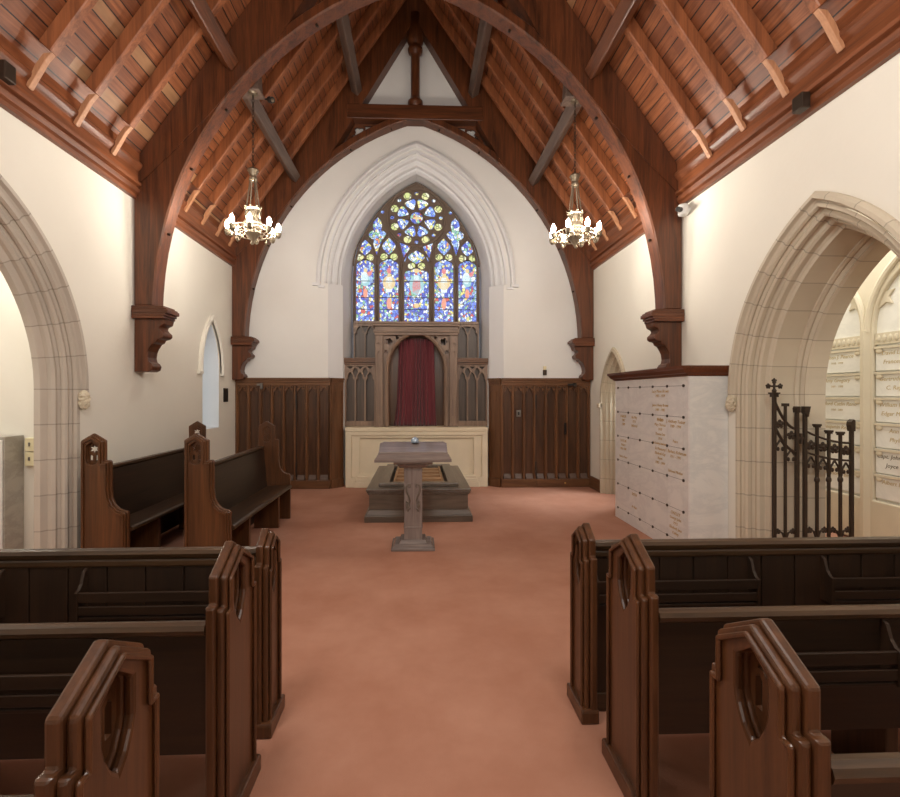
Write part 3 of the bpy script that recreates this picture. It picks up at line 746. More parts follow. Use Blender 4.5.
# ------------------------------------------------------------------ roof trusses
def ring_y(hx, R=4.30, c=1.2, z0=2.74): return z0+math.sqrt(max(0, R*R-(hx+c)**2))
def truss(y0, y1, label, tracery):
    root = empty('roof_truss', (XC, (y0+y1)/2, 2.04), label, 'roof truss')
    H = 3.335
    for s in (-1, 1):
        tr = W('truss', 'z')
        # curved brace with wall post
        n = 22; inner = []
        hmax = 4.30-1.2
        for i in range(n+1):
            a = math.acos(1.2/4.30)*i/n
            hx = 4.30*math.cos(a)-1.2; inner.append((hx, 2.74+4.30*math.sin(a)))
        inner[0] = (hmax, 2.81)
        outer = []
        R2 = 4.30+.13
        for i in range(n+1):
            a = math.acos(1.2/R2)*(n-i)/n
            hx = R2*math.cos(a)-1.2; z = 2.74+R2*math.sin(a)
            outer.append((hx, z))
        low = [(p[0], p[1]) for p in outer if p[0] < 2.3]
        poly = inner + low + [(2.5, 5.12), (H, 4.25), (H, 2.81)]
        MB().prism([(XC+s*u, z) for u, z in poly], y0+.015, y1-.002, 'y').build('curved_brace', W('truss', 'z'), root, bevel=.018, seg=1)
        # principal rafter
        def zl(hx): return max(8.69-1.64*hx, ring_y(hx)+.03 if hx > 1.6 else 0)
        pr = [(H, 4.19), (2.9, 4.62), (2.45, 5.10)] + [(hx, zl(hx)) for hx in (2.2, 2.0, 1.8, 1.65, 1.5, 1.2, .0)] + [(0, zroof(0)-.005), (H, zroof(H)-.005)]
        MB().prism([(XC+s*u, z) for u, z in pr], y0, y1, 'y').build('principal_rafter', W('truss', 'z'), root)
        # corbel
        cp = [(0,2.66),(.365,2.66),(.35,2.60),(.30,2.575),(.29,2.55),(.31,2.52),(.345,2.49),(.345,2.455),(.315,2.43),(.27,2.42),(.255,2.385),(.215,2.365),(.19,2.33),(.165,2.27),(.155,2.20),(.165,2.15),(.195,2.13),(.215,2.095),(.20,2.05),(.16,2.03),(0,2.03)]
        MB().prism([(XC+s*(H-u), z) for u, z in cp], y0+.03, y1-.01, 'y').build('corbel', W('truss', 'z'), root, bevel=.008)
        m = MB()
        for e, z0, z1 in ((.375,2.66,2.69),(.395,2.69,2.72),(.425,2.72,2.765),(.405,2.765,2.785),(.37,2.785,2.81)):
            xa, xb = sorted((XC+s*H, XC+s*(H-e))); m.box(xa, xb, y0-.04*(e/.46), y1-.002, z0, z1)
        m.build('corbel_cap', W('truss', 'x'), root, bevel=.006)
        for hx in (2.99, 2.72, 2.3, 1.2, .45):
            hz = ring_y(hx)
            nx, nz = (hx+1.2)/4.3, (hz-2.74)/4.3
            yy = (y0+y1)/2
            p0 = (XC+s*(hx+nx*.02), yy, hz+nz*.02); p1 = (XC+s*(hx-nx*.035), yy, hz-nz*.035)
            MB().tube([p0, p1], .016, 8).build('bolt', M['bronze'], root)
    MB().box(XC-1.25, XC+1.25, y0-.005, y1-.01, 6.82, 7.09).build('collar_beam', W('truss', 'x'), root, bevel=.012)
    MB().lathe([(.12,7.09),(.12,7.13),(.14,7.16),(.14,7.22),(.1,7.25),(.088,7.30),(.082,7.35),(.082,8.05),(.09,8.09),(.13,8.13),(.14,8.2),(.1,8.23),(.12,8.27),(.15,8.33),(.15,8.8)], XC, (y0+y1)/2, 14).build('king_post', W('truss', 'z'), root, smooth=True)
    if tracery:
        for s in (-1, 1):
            P = [(.60,6.83),(1.12,6.83),(1.45,6.24),(1.40,6.20),(1.0,6.54)]
            hs = [foil(1.05, 6.675, .098, 4, a0=PI/4), [(.94,6.79),(.76,6.79),(.93,6.68)], [(1.345,6.36),(1.09,6.55),(1.15,6.63)]]
            hs = [[(XC+s*u, z) for u, z in h] for h in hs]
            MB().plate([(XC+s*u, z) for u, z in P], hs, y1-.06, y1-.02, 'y').build('spandrel_tracery', W('truss', 'x'), root)
    return root
t1 = truss(5.83, 6.08, 'great curved roof truss nearest the viewer, carrying the two chandeliers', False)
t2 = truss(8.84, 9.09, 'far roof truss against the gable wall with turned king post', True)
for s in (-1, 1):
    b = MB().box(XC+s*2.07-.135, XC+s*2.07+.135, 6.081, 6.30, 5.575, 5.61); b.frus(XC+s*2.07-.12, XC+s*2.07+.12, 6.082, 6.28, 5.61, 5.86, .012)
    b.build('pendant_block', W('grey', 'z'), t1, bevel=.006)

# rafters: one of each side, copied
def rafter(s):
    root = empty('rafter', (XC, 0, 0), 'x', 'rafter')
    w = .042; dv = .235
    poly = [(3.16, zroof(3.16)-.002), (3.06, zroof(3.06)-dv), (.10, zroof(.10)-dv), (.10, zroof(.10)-.002)]
    MB().prism([(XC+s*u, z) for u, z in poly], -w, w, 'y').build('beam', W('rafter', 'z'), root, bevel=.008, seg=1)
    tl = [(3.13, zroof(3.13)-.14), (3.055, zroof(3.055)-dv-.004), (3.12, zroof(3.12)-.225), (3.25, zroof(3.25)-.27), (3.275, zroof(3.275)-.21), (3.2, zroof(3.2)-.14)]
    MB().prism([(XC+s*u, z) for u, z in tl], -w*.62, w*.62, 'y').build('rafter_tail', W('tail', 'z'), root, bevel=.005, seg=1)
    return root
ords = ['first', 'second', 'third', 'fourth', 'fifth', 'sixth', 'seventh']
for s, side in ((-1, 'left'), (1, 'right')):
    proto = rafter(s)
    near = [5.34-.56*k for k in range(4)]; far = [6.43+.53*k for k in range(5)]
    if s > 0: near = [5.16-.545*k for k in range(4)]
    first = True
    for bay, ys in (('near', near), ('far', far)):
        for k, y in enumerate(ys):
            o = proto if first else copy_tree(proto); first = False
            o.location = (XC, y, 0)
            if bay == 'near': o['label'] = '%s reddish rafter counted from the near truss toward the viewer, %s roof slope' % (ords[k], side)
            else: o['label'] = '%s reddish rafter counted from the near truss toward the window, %s roof slope' % (ords[k], side)
            o['group'] = 'rafters of the boarded roof'
# purlins
def purlin(hx, s, y0, y1, label, kind='grey'):
    zc = zroof(hx)-.42; a = math.atan(TAN); m = MB(); P = []
    for (p, q) in ((-.075,-.075),(.075,-.075),(.075,.075),(-.075,.075)):
        P.append((hx+p*math.cos(a)+q*math.sin(a), zc-p*math.sin(a)+q*math.cos(a)))
    o = MB().prism([(XC+s*u, z) for u, z in P], y0, y1, 'y').build('purlin', W(kind, 'y'), None, bevel=.012, seg=1)
    tag(o, label, 'roof beam', 'purlins of the roof')
for s, side in ((-1, 'left'), (1, 'right')):
    for hx, nm in ((2.19, 'lower'), (1.07, 'upper')):
        purlin(hx, s, 6.085, 8.835, 'long grey-brown %s roof beam between the two trusses, %s slope' % (nm, side))
        if nm == 'lower': purlin(hx, s, 1.5, 5.825, 'long brown lower roof beam on the viewer side of near truss, %s slope' % side, 'truss')
for s, side in ((-1, 'left'), (1, 'right')):
    o = MB().box(*sorted((XC+s*3.254, XC+s*3.18)), 3.80 if s > 0 else 3.88, 3.91 if s > 0 else 3.99, *((4.10, 4.23) if s > 0 else (4.24, 4.38))).build('junction_box', M['bronze'], None, bevel=.008)
    tag(o, 'small dark metal box on the wooden cornice of the %s wall' % side, 'metal box')
o = empty('security_camera', (3.24, 5.70, 3.98), 'white security camera on the right wall beside the near truss', 'security camera')
m = MB(); m.lathe([(.055,3.93),(.06,3.95),(.06,4.04),(.05,4.055)], 3.21, 5.70, 16); m.build('housing', M['white'], o, smooth=True)
MB().tube([(3.155,5.66,3.98),(3.10,5.62,3.97)], .03, 12).build('lens', M['black'], o); MB().tube([(3.26,5.70,4.0),(3.289,5.70,4.0)], .03, 10).build('mount', M['white'], o)
o = empty('spotlight', (-1.98, 6.5, 5.72), 'small black spotlight clamped to the left lower roof beam', 'spotlight')
MB().tube([(-1.985,6.5,5.70),(-1.93,6.44,5.66)], .04, 10).build('lamp_head', M['black'], o); MB().tube([(-2.05,6.52,5.72),(-1.99,6.5,5.70)], .012, 6).build('arm', M['black'], o)
MB().ball((-1.925,6.435,5.655), .025).build('lens', M['silver'], o)

# ------------------------------------------------------------------ chandeliers
def chandelier():
    root = empty('chandelier', (0, 0, 0), 'x', 'chandelier', 'chandeliers hanging from the near truss')
    S = M['silver']
    MB().lathe([(.05,1.93),(.06,1.95),(.03,1.965),(.02,1.935)], 0, 0, 12).build('ceiling_cup', S, root)
    m = MB(); z = 1.93; k = 0
    while z > 1.02:
        p = []
        for i in range(10):
            a = 2*PI*i/10; u, w = .013*math.cos(a), .03*math.sin(a)
            p.append((u, 0, z-.03+w) if k % 2 else (0, u, z-.03+w))
        m.tube(p, .0045, 5, True); z -= .048; k += 1
    m.build('chain', M['bronze'], root)
    MB().lathe([(.012,1.02),(.03,1.0),(.065,.985),(.07,.965),(.05,.95),(.055,.93),(.04,.915),(.045,.88),(.05,.84),(.02,.835)], 0, 0, 16).build('crown', S, root, smooth=True)
    for k in range(4):
        a = PI/4+k*PI/2; m = MB()
        m.tube([(.035*math.cos(a), .035*math.sin(a), .86), (.085*math.cos(a), .085*math.sin(a), .50)], .009, 6)
        m.ball((.09*math.cos(a), .09*math.sin(a), .50), .018); m.build('rod', S, root)
    m = MB(); m.lathe([(.085,.49),(.10,.48),(.085,.46),(.085,.36),(.1,.33),(.115,.30),(.115,.24),(.09,.2),(.10,.17),(.06,.13),(.03,.09),(.012,.05),(.004,.03)], 0, 0, 16)
    for k in range(8):
        a = 2*PI*k/8; m.ball((.1*math.cos(a), .1*math.sin(a), .50), .014, n=6, m=5)
        m.tube([(.088*math.cos(a), .088*math.sin(a), .36), (.092*math.cos(a+.39), .092*math.sin(a+.39), .455), (.088*math.cos(a+.78), .088*math.sin(a+.78), .36)], .008, 5)
    m.build('drum', S, root)
    m = MB()
    for R, z in ((.245, .17), (.245, .225)): m.tube([(R*math.cos(2*PI*i/32), R*math.sin(2*PI*i/32), z) for i in range(32)], .009, 6, True)
    for i in range(24):
        a = 2*PI*i/24; m.tube([(.245*math.cos(a), .245*math.sin(a), .17), (.245*math.cos(a+.13), .245*math.sin(a+.13), .2), (.245*math.cos(a), .245*math.sin(a), .225)], .006, 5)
    for i in range(8):
        a = 2*PI*(i+.5)/8; m.ball((.245*math.cos(a), .245*math.sin(a), .13), .016, .016, .035, 8, 6)
        m.tube([(.10*math.cos(a), .10*math.sin(a), .2), (.17*math.cos(a), .17*math.sin(a), .15), (.245*math.cos(a), .245*math.sin(a), .19)], .008, 5)
    m.build('hoop', S, root)
    for k in range(8):
        a = 2*PI*(k+.25)/8; c, s = math.cos(a), math.sin(a); m = MB()
        m.tube([(.245*c, .245*s, .19), (.28*c, .28*s, .13), (.305*c, .305*s, .14), (.305*c, .305*s, .19)], .009, 6)
        m.lathe([(.012,.13),(.03,.15),(.038,.18),(.042,.195),(.02,.2),(.018,.215)], .305*c, .305*s, 10)
        m.build('candle_arm', S, root)
        b = MB().lathe([(.014,.212),(.026,.236),(.03,.262),(.021,.298),(.005,.325)], .305*c, .305*s, 10).build('bulb', M['bulb'], root, smooth=True)
        b['label'] = 'glowing flame-shaped bulb'
    return root
c1 = chandelier(); c2 = copy_tree(c1)
for o, x, sd in ((c1, XC-2.04, 'left'), (c2, XC+2.09, 'right')):
    o.location = (x, 6.17, 3.625); o['label'] = 'pewter chandelier with glowing bulbs hanging on a chain at the %s of the nave' % sd

# aisle pendant (partly cut by the frame)
o = empty('pendant_lamp', (-4.35, 4.75, 2.9), 'lit pendant lamp in the side aisle beyond the left arch', 'lamp')
m = MB(); m.tube([(-4.35,4.75,4.4),(-4.35,4.75,3.28)], .008, 6); m.lathe([(.02,3.28),(.05,3.26),(.055,3.22),(.03,3.20)], -4.35, 4.75, 12); m.build('stem', M['silver'], o)
MB().ball((-4.35, 4.75, 3.145), .05, .05, .06).build('bulb', M['aislebulb'], o, smooth=True)

# ------------------------------------------------------------------ pews
def hole_shape(yc, zt, zs, zm, zb, hw):
    return [(yc, zt), (yc-hw, zs), (yc-hw, zm), (yc-hw*.86, zm-.03), (yc-hw*.5, (zm+zb)/2-.02), (yc, zb), (yc+hw*.5, (zm+zb)/2-.02), (yc+hw*.86, zm-.03), (yc+hw, zm), (yc+hw, zs)]
def pierced(yc, zt, zs, zm, zb, hw):
    """holes of the little pierced carving inside the opening"""
    h = []
    leaf = []
    zc = (zt+zs*2)/3-.01
    for i in range(24):
        a = PI/2+2*PI*i/24; r = hw*(.62 if i % 4 == 0 else .36 if i % 4 == 2 else .45)
        leaf.append((yc+r*math.cos(a), zc+r*math.sin(a)-.012))
    h.append(leaf)
    for s in (-1, 1):
        c = yc+s*hw*.45; h.append([(c-hw*.22, zm-.035), (c+hw*.22, zm-.035), (c+hw*.22, zm+.05), (c, zm+.066), (c-hw*.22, zm+.05)])
    return h
def end_panel(name, out, hole, inner, x0, dirn, root, mat, axis='x', plinth=None, th=.078):
    """dirn: direction towards the aisle along the axis; three stacked layers give the stepped edge"""
    def rng(a, b): return tuple(sorted((x0+dirn*a, x0+dirn*b)))
    m = MB(); m.plate(out, [hole], *rng(0, th*.46), axis)
    e = m.build(name, mat, root, bevel=.009)
    m = MB(); m.plate(offset_poly(out, .014), [hole], *rng(th*.46, th*.80), axis); m.build('edge_moulding', mat, e, bevel=.010)
    o2 = offset_poly(out, .030); o3 = offset_poly(out, .046)
    m = MB(); m.plate(o2, [o3], *rng(th*.80, th), axis); m.build('raised_border', mat, e, bevel=.008)
    if plinth:
        m = MB(); m.plate(plinth, [], *rng(-.006, th+.008), axis); m.build('plinth', mat, e, bevel=.008)
    m = MB(); hh = offset_poly(list(reversed(hole)) if False else hole, 0)
    m.plate(hh, inner, *rng(th*.04, th*.24), axis); m.build('pierced_carving', mat, e)
    return e
def pew(s, label, group, length=2.2, front=False):
    """aisle end at x=0 (aisle face), pew runs to s*length; apex of end at y=0"""
    root = empty('church_pew' if not front else 'pew_front', (0, 0, 0), label, 'pew', group)
    za = 1.13 if not front else 1.04; k = 1 if not front else .62
    hd = .165*k; bd = .195*k if not front else .125
    zsh = za-.095 if not front else za-.07; zn = za-.205 if not front else za-.16
    out = [(-bd, .0), (bd, .0), (bd, zn), (hd, zn), (hd, zsh), (0, za), (-hd, zsh), (-hd, zn), (-bd, zn)]
    hw = .062*k; hole = hole_shape(0, za-.085, za-.13, za-.235, za-.34, hw)
    inner = pierced(0, za-.085, za-.13, za-.235, za-.34, hw)
    pth = [(-bd-.008, 0), (bd+.008, 0), (bd+.008, .06), (bd, .075), (-bd, .075), (-bd-.008, .06)]
    th = .082
    for e, (x0, dr) in enumerate(((s*th, -s), (s*(length-th), s))):
        end_panel('end_panel', out, hole, inner, x0, dr, root, W('pewend', 'z'), 'x', pth, th)
    a, b = sorted((s*(th+.001), s*(length-th-.001)))
    if not front:
        y0 = -.165
        m = MB(); m.prism([(y0-.028,.822),(y0-.034,.84),(y0-.026,.857),(y0-.005,.863),(y0+.02,.858),(y0+.028,.84),(y0+.03,.815),(y0-.016,.812)], a, b, 'x'); m.build('top_rail', W('pew', 'x'), root)
        m = MB(); m.prism([(y0-.012,.35),(y0+.012,.35),(y0+.03,.815),(y0-.012,.815)], a, b, 'x'); m.build('backrest', W('back', 'x'), root)
        m = MB(); m.prism([(y0+.012,.40),(y0+.36,.43),(y0+.375,.445),(y0+.36,.465),(y0+.012,.435)], a, b, 'x'); m.build('seat', W('pew', 'x'), root, bevel=.006)
        for q in (.5,):
            xx = s*(length*q); MB().box(xx-.03, xx+.03, y0+.05, y0+.33, 0, .41).build('leg', W('pew', 'z'), root, bevel=.006)
        yb = y0-.012; racks = ((.36, .96), (1.45, 2.05)); zr = .70
    else:
        m = MB(); m.prism([(-.034,.90),(-.04,.918),(-.032,.936),(-.008,.942),(.02,.936),(.03,.918),(.03,.90),(.0,.885),(-.028,.89)], a, b, 'x'); m.build('top_rail', W('pew', 'x'), root)
        m = MB(); m.box(a, b, -.026, .026, .845, .89); m.build('rail_moulding', W('pew', 'x'), root, bevel=.012)
        m = MB(); n = 11; w = (b-a)/n
        for i in range(n): m.box(a+i*w+.004, a+(i+1)*w-.004, -.018, .018, .03, .85)
        m.box(a, b, -.008, .012, .03, .85); m.build('plank_panel', W('back', 'z'), root, bevel=.003)
        m = MB(); m.box(a, b, -.03, .03, 0, .10); m.build('base_rail', W('pew', 'x'), root, bevel=.006)
        yb = -.018; racks = ((.012, .90), (1.32, 2.05)); zr = .73
    for r0, r1 in racks:
        if r1 > length-.1: continue
        xa, xb = sorted((s*(th+r0), s*(th+r1))); m = MB()
        m.box(xa, xb, yb-.075, yb-.06, zr-.04, zr+.012); m.box(xa, xb, yb-.075, yb-.06, zr-.105, zr-.06); m.box(xa, xb, yb-.07, yb, zr-.13, zr-.115)
        rk = m.build('book_rack', W('back', 'x'), root, bevel=.003)
        for xx in (xa, xb):
            P = [(yb, zr-.13), (yb-.08, zr-.13), (yb-.082, zr+.012), (yb-.06, zr+.02), (yb-.04, zr+.045), (yb-.022, zr+.10), (yb, zr+.115)]
            MB().prism(P, xx-.008, xx+.008, 'x').build('bracket', W('back', 'z'), rk)
    return root
XPL, XPR = -.742, .905
pl2 = pew(-1, 'dark wooden pew left of the aisle, directly behind the front panel', 'pews left of the aisle', 2.35)
pl3 = copy_tree(pl2); pl3['label'] = 'dark wooden pew left of the aisle, nearest the viewer at lower left corner'
pl2.location = (XPL, 2.08, 0); pl3.location = (XPL, 1.25, 0)
pr2 = pew(1, 'dark wooden pew right of the aisle, directly behind the front panel', 'pews right of the aisle', 2.3)
pr3 = copy_tree(pr2); pr3['label'] = 'dark wooden pew right of the aisle, nearest the viewer at lower right corner'
pr2.location = (XPR, 2.12, 0); pr3.location = (XPR, 1.30, 0)
fl = pew(-1, 'low planked pew front with book rack at the head of the left pews', None, 2.35, True); fl.location = (XPL-.012, 2.60, 0)
fr_ = pew(1, 'low planked pew front with book racks at the head of the right pews', None, 2.3, True); fr_.location = (XPR-.03, 2.645, 0)
for o in (pl2, pl3, pr2, pr3): pass

# ------------------------------------------------------------------ choir stalls
def stall(label):
    Ln = 2.27
    root = empty('choir_stall', (0, 0, 0), label, 'choir stall', 'choir stalls along the left wall')
    # outline in (x,z): back at x=0, front at x=.44
    A = [(0,0),(.445,0),(.445,.62),(.43,.64),(.405,.642),(.36,.66),(.32,.70),(.295,.76),(.285,.84),(.285,1.11),(.275,1.125),(.232,1.125),(.232,1.315),(.116,1.385),(0,1.315)]
    h0 = hole_shape(.116, 1.30, 1.265, 1.135, 1.085, .055); h0 = [(u, z) for u, z in h0]
    inn = []
    leaf = []
    for i in range(24):
        a = PI/2+2*PI*i/24; r = .05*(.95 if i % 4 == 0 else .45 if i % 4 == 2 else .65); leaf.append((.116+r*math.cos(a), 1.232+r*math.sin(a)*.9))
    inn.append(leaf)
    for s in (-1, 1): inn.append([(.116+s*.027-.014, 1.125), (.116+s*.027+.014, 1.125), (.116+s*.027+.014, 1.165), (.116+s*.027, 1.178), (.116+s*.027-.014, 1.165)])
    for y0, d in ((.075, -1), (Ln-.075, 1)):
        end_panel('end_panel', A, h0, inn, y0, d, root, W('stall', 'z'), 'y', None, .072)
    m = MB(); m.prism([(.03,1.0),(.05,1.0),(.075,.985),(.13,.45),(.10,.45),(.045,.96)], .076, Ln-.076, 'y'); m.build('backrest', W('back', 'y'), root)
    m = MB(); m.box(.01, .08, .076, Ln-.076, 1.0, 1.03); m.build('back_rail', W('pew', 'y'), root, bevel=.006)
    m = MB(); m.prism([(.06,.42),(.45,.435),(.475,.45),(.47,.475),(.445,.485),(.06,.465)], .076, Ln-.076, 'y'); m.build('seat', W('pew', 'y'), root, bevel=.006)
    for y in (.62, Ln-.55):
        MB().box(.10, .42, y, y+.05, 0, .43).build('leg', W('stall', 'z'), root, bevel=.006)
    MB().box(.03, .06, .08, Ln-.08, .04, .45).build('lower_back', W('back', 'y'), root)
    return root
s1 = stall('dark wooden choir stall standing against the left wall under the narrow window'); s2 = copy_tree(s1)
s2['label'] = 'dark wooden choir stall nearer the aisle, in front of the wall stall'
s1.location = (-3.215, 4.66, 0); s2.location = (-2.25, 4.66, 0)

# ------------------------------------------------------------------ catafalque and lectern
o = empty('catafalque', (.01, 7.7, 0), 'low dark wooden bier with slatted open top before the altar', 'bier')
cx = .01
m = MB(); m.box(cx-.745, cx+.745, 6.60, 8.86, 0, .09); m.frus(cx-.735, cx+.735, 6.61, 8.85, .09, .165, .045); m.build('plinth', W('cat', 'x'), o, bevel=.008)
MB().box(cx-.685, cx+.685, 6.66, 8.80, .165, .37).build('body', W('cat', 'x'), o, bevel=.004)
m = MB()
for e, z0, z1 in ((.70,.37,.395),(.715,.395,.42),(.725,.42,.45)):
    d = e-.685
    m.plate([(cx-e,6.66-d),(cx+e,6.66-d),(cx+e,8.80+d),(cx-e,8.80+d)], [[(cx-.43,6.93),(cx+.43,6.93),(cx+.43,8.58),(cx-.43,8.58)]], z0, z1, 'z')
m.build('top_slab', W('cat', 'y'), o, bevel=.006)
m = MB(); m.plate([(cx-.565,6.80),(cx+.565,6.80),(cx+.565,8.72),(cx-.565,8.72)], [[(cx-.42,6.95),(cx+.42,6.95),(cx+.42,8.56),(cx-.42,8.56)]], .45, .50, 'z'); m.build('raised_frame', W('cat', 'y'), o, bevel=.008)
MB().box(cx-.41, cx+.41, 6.96, 8.55, .371, .376).build('well_floor', M['black'], o)  # black sheet added to darken the slat gaps, shade put in as colour
for k in range(5):
    MB().box(cx-.345, cx+.345, 7.02+k*.32, 7.17+k*.32, .43, .47).build('slat', W('slat', 'x'), o, bevel=.006)
m = MB()
for s in (-1, 1): m.box(*sorted((cx+s*.345, cx+s*.375)), 6.97, 8.55, .40, .48)
m.build('slat_runner', W('slat', 'y'), o, bevel=.004)

lx = -.055
o = empty('lectern', (lx, 5.57, 0), 'dark wooden lectern on a carved square post in the centre aisle', 'lectern')
m = MB(); m.box(lx-.245, lx+.245, 5.37, 5.78, 0, .035); m.frus(lx-.23, lx+.23, 5.385, 5.765, .035, .065, .025); m.frus(lx-.16, lx+.16, 5.43, 5.72, .065, .105, .02); m.build('base', W('lect', 'x'), o, bevel=.006)
m = MB(); m.box(lx-.103, lx+.103, 5.47, 5.67, .10, .93); m.box(lx-.108, lx+.108, 5.463, 5.677, .235, .25); m.box(lx-.107, lx+.107, 5.464, 5.676, .885, .90)
m.build('post', W('lect', 'z'), o, bevel=.005)
m = MB()
for s in (-1, 1):
    P = [(.03,.46),(.055,.45),(.075,.475),(.07,.51),(.045,.525),(.035,.55),(.05,.60),(.075,.65),(.08,.70),(.06,.735),(.035,.735),(.03,.71),(.045,.70)]
    m.tube([(lx+s*u, 5.466, z) for u, z in P], [.006,.009,.011,.011,.010,.010,.011,.011,.010,.009,.008,.006,.004], 6)
    for u, z, r in ((.055,.49,.016),(.07,.535,.013),(.058,.44,.012)): m.ball((lx+s*u, 5.466, z), r, .008, r*1.3, 8, 5)
m.build('scroll_carving', W('cat', 'z'), o, smooth=True)
m = MB(); m.frus(lx-.22, lx+.22, 5.40, 5.74, .965, 1.0, 0); m.frus(lx-.13, lx+.13, 5.445, 5.695, .93, .965, -.05); m.build('neck', W('lect', 'x'), o, bevel=.005)
m = MB()
# flared lower ledge
rows = []
for hw, y, z in ((.37,5.40,1.0),(.43,5.345,1.0),(.43,5.345,1.03),(.41,5.36,1.05),(.395,5.38,1.085),(.39,5.385,1.10)):
    rows.append([(lx-hw, y, z), (lx+hw, y, z), (lx+hw, 5.74+(5.40-y)*.5, z), (lx-hw, 5.74+(5.40-y)*.5, z)])
m.loft(rows, True, True); m.build('desk_ledge', W('lect', 'x'), o)
m = MB()
tp = [(-.385,5.38),(.385,5.38),(.395,5.70),(.355,5.765),(-.355,5.765),(-.395,5.70)]
zt = lambda y: 1.112+(y-5.38)*.21
m.add([(lx+u, y, zt(y)) for u, y in tp]+[(lx+u, y, 1.06) for u, y in tp], [tuple(range(6)), tuple(range(11, 5, -1))]+[(i, (i+1) % 6, (i+1) % 6+6, i+6) for i in range(6)])
m.build('desk_top', W('lect', 'x'), o, bevel=.006)
d = MB().lathe([(.048,1.187),(.048,1.207),(.043,1.226),(.03,1.242),(.012,1.252),(.003,1.254)], -.035, 5.69, 16).build('domed_ornament', M['dome'], None, smooth=True)
tag(d, 'small bluish silver dome resting on top of the lectern', 'ornament')

# ------------------------------------------------------------------ marble niche cabinet
o = empty('niche_cabinet', (3.07, 5.95, 0), 'white marble columbarium with square niche fronts and wooden crown', 'columbarium')
NX, N0, N1 = 2.86, 4.97, 6.85
MB().box(NX+.015, XR-.002, N0, N1, 0, 1.95).build('body', M['marble'], o, bevel=.004)
MB().box(NX-.004, NX+.015, N0+.002, N1-.002, 0, .148).build('base_strip', M['marble_panel'], o)
MB().box(NX-.004, NX+.015, N0+.002, N1-.002, 1.852, 1.95).build('top_strip', M['marble_panel'], o)
m = MB(); m.box(NX-.004, NX+.015, N0+.002, 5.054, .15, 1.85); m.box(NX-.004, NX+.015, 6.746, N1-.002, .15, 1.85); m.build('side_strip', M['marble_panel'], o)
ys = [6.745-.338*i for i in range(6)]; zs_ = [.15+.34*i for i in range(6)]
inscr = {(0,1): ['PARKER', '1907', '1989'], (1,1): ['Ida May', '1911', 'Beloved'], (0,2): ['TAYLOR', 'Robert', '1920-1981', ' ', 'Rest in Peace'], (3,0): ['Lucy Moon Brown', '1903 - 1979', ' ', 'James Henry Brown', '1901 - 1985', '  ', 'At Rest'],
         (3,1): ['WARD', 'Mary Theresa', '1919', 'Thomas Lee', '1914', 'In loving memory'], (4,1): ['J. Anthony Tucker', '1909 - 1994', ' ', ' ', 'Peace'], (3,2): ['In Memory', 'Elizabeth Kay', 'Reyes', '1902 - 1999'], (4,2): ['F. Barbara Robinson', '1911 - 1991', ' ', ' ', 'Beloved Mother'],
         (1,4): ['SMITH', ' ', ' ', 'At Rest'], (4,4): ['OAKLEY', 'George John', '1912', 'Elizabeth Jane', 'Oakley']}
for i in range(5):
    for j in range(5):
        y1, y0 = ys[i]-.0015, ys[i+1]+.0015; z0, z1 = zs_[j]+.002, zs_[j+1]-.002
        b = MB().box(NX-.006, NX+.015, y0, y1, z0, z1).build('niche_front', M['marble_panel'], o)
        r = 4-j
        if (i, r) in inscr:
            tl = inscr[(i, r)]
            for k, s in enumerate(tl):
                if s.strip():
                    m = MB(); put_text(m, s, .046 if k and len(tl) > 3 else .052, NX-.0065, (y0+y1)/2, z1-.055-k*.055, 0); m.build('inscription', M['gold'], b)
m = MB()
for j in range(6): m.box(NX-.0045, NX+.01, ys[5], ys[0], zs_[j]-.002, zs_[j]+.002)
m.build('joint', M['groove'], o)
for y in ys:
    for z in zs_:
        MB().tube([(NX-.016, y, z), (NX-.002, y, z)], .016, 10).build('rosette', M['bronze'], o)
P = [(NX+.01,1.95),(NX-.02,1.955),(NX-.03,1.975),(NX-.055,1.985),(NX-.075,2.02),(NX-.09,2.03),(NX-.09,2.06),(NX+.0,2.065)]
m = MB(); rows = []
for x, z in P:
    d = NX-x; rows.append([(x, N0-d*.5, z), (XR-.002, N0-d*.5, z), (XR-.002, N1+d, z), (x, N1+d, z)])
m.loft(rows, True, True); m.build('crown_moulding', W('crown', 'y'), o)

# ------------------------------------------------------------------ iron gate in right arch
GY = 4.50
g = empty('iron_gate', (3.8, GY, 0), 'dark wrought iron folding gate standing open inside the right arch', 'gate')
I = M['iron']
def bar(x, z0, z1, r, y=GY): return MB().box(x-r, x+r, y-r, y+r, z0, z1)
def leafp(m, x, z, sc, y=GY):
    for a in range(5):
        t_ = 2*PI*a/5+PI/2; m.ball((x+.022*sc*math.cos(t_), y, z+.022*sc*math.sin(t_)), .016*sc, .008*sc, .016*sc, 8, 5)
    m.ball((x, y, z), .014*sc)
def frame_bar(pts, r): return MB().tube(pts, r, 6)
def catn(x0, x1, z0, z1, dz, k=10): return [(x0+(x1-x0)*i/k, GY, z0+(z1-z0)*(1-(1-i/k)**2)) for i in range(k+1)]
def gothic(m, x0, x1, z):
    for p in ([(x0, z-.13), (x0+(x1-x0)*.1, z-.06), (x0+(x1-x0)*.5, z)], [(x1, z-.13), (x1-(x1-x0)*.1, z-.06), (x1-(x1-x0)*.5, z)]): m.tube([(a, GY, b) for a, b in p], .009, 6)
    xc = (x0+x1)/2
    for s in (-1, 1): m.ball((xc+s*(x1-x0)*.22, GY, z-.09), .016, .008, .022, 8, 5)
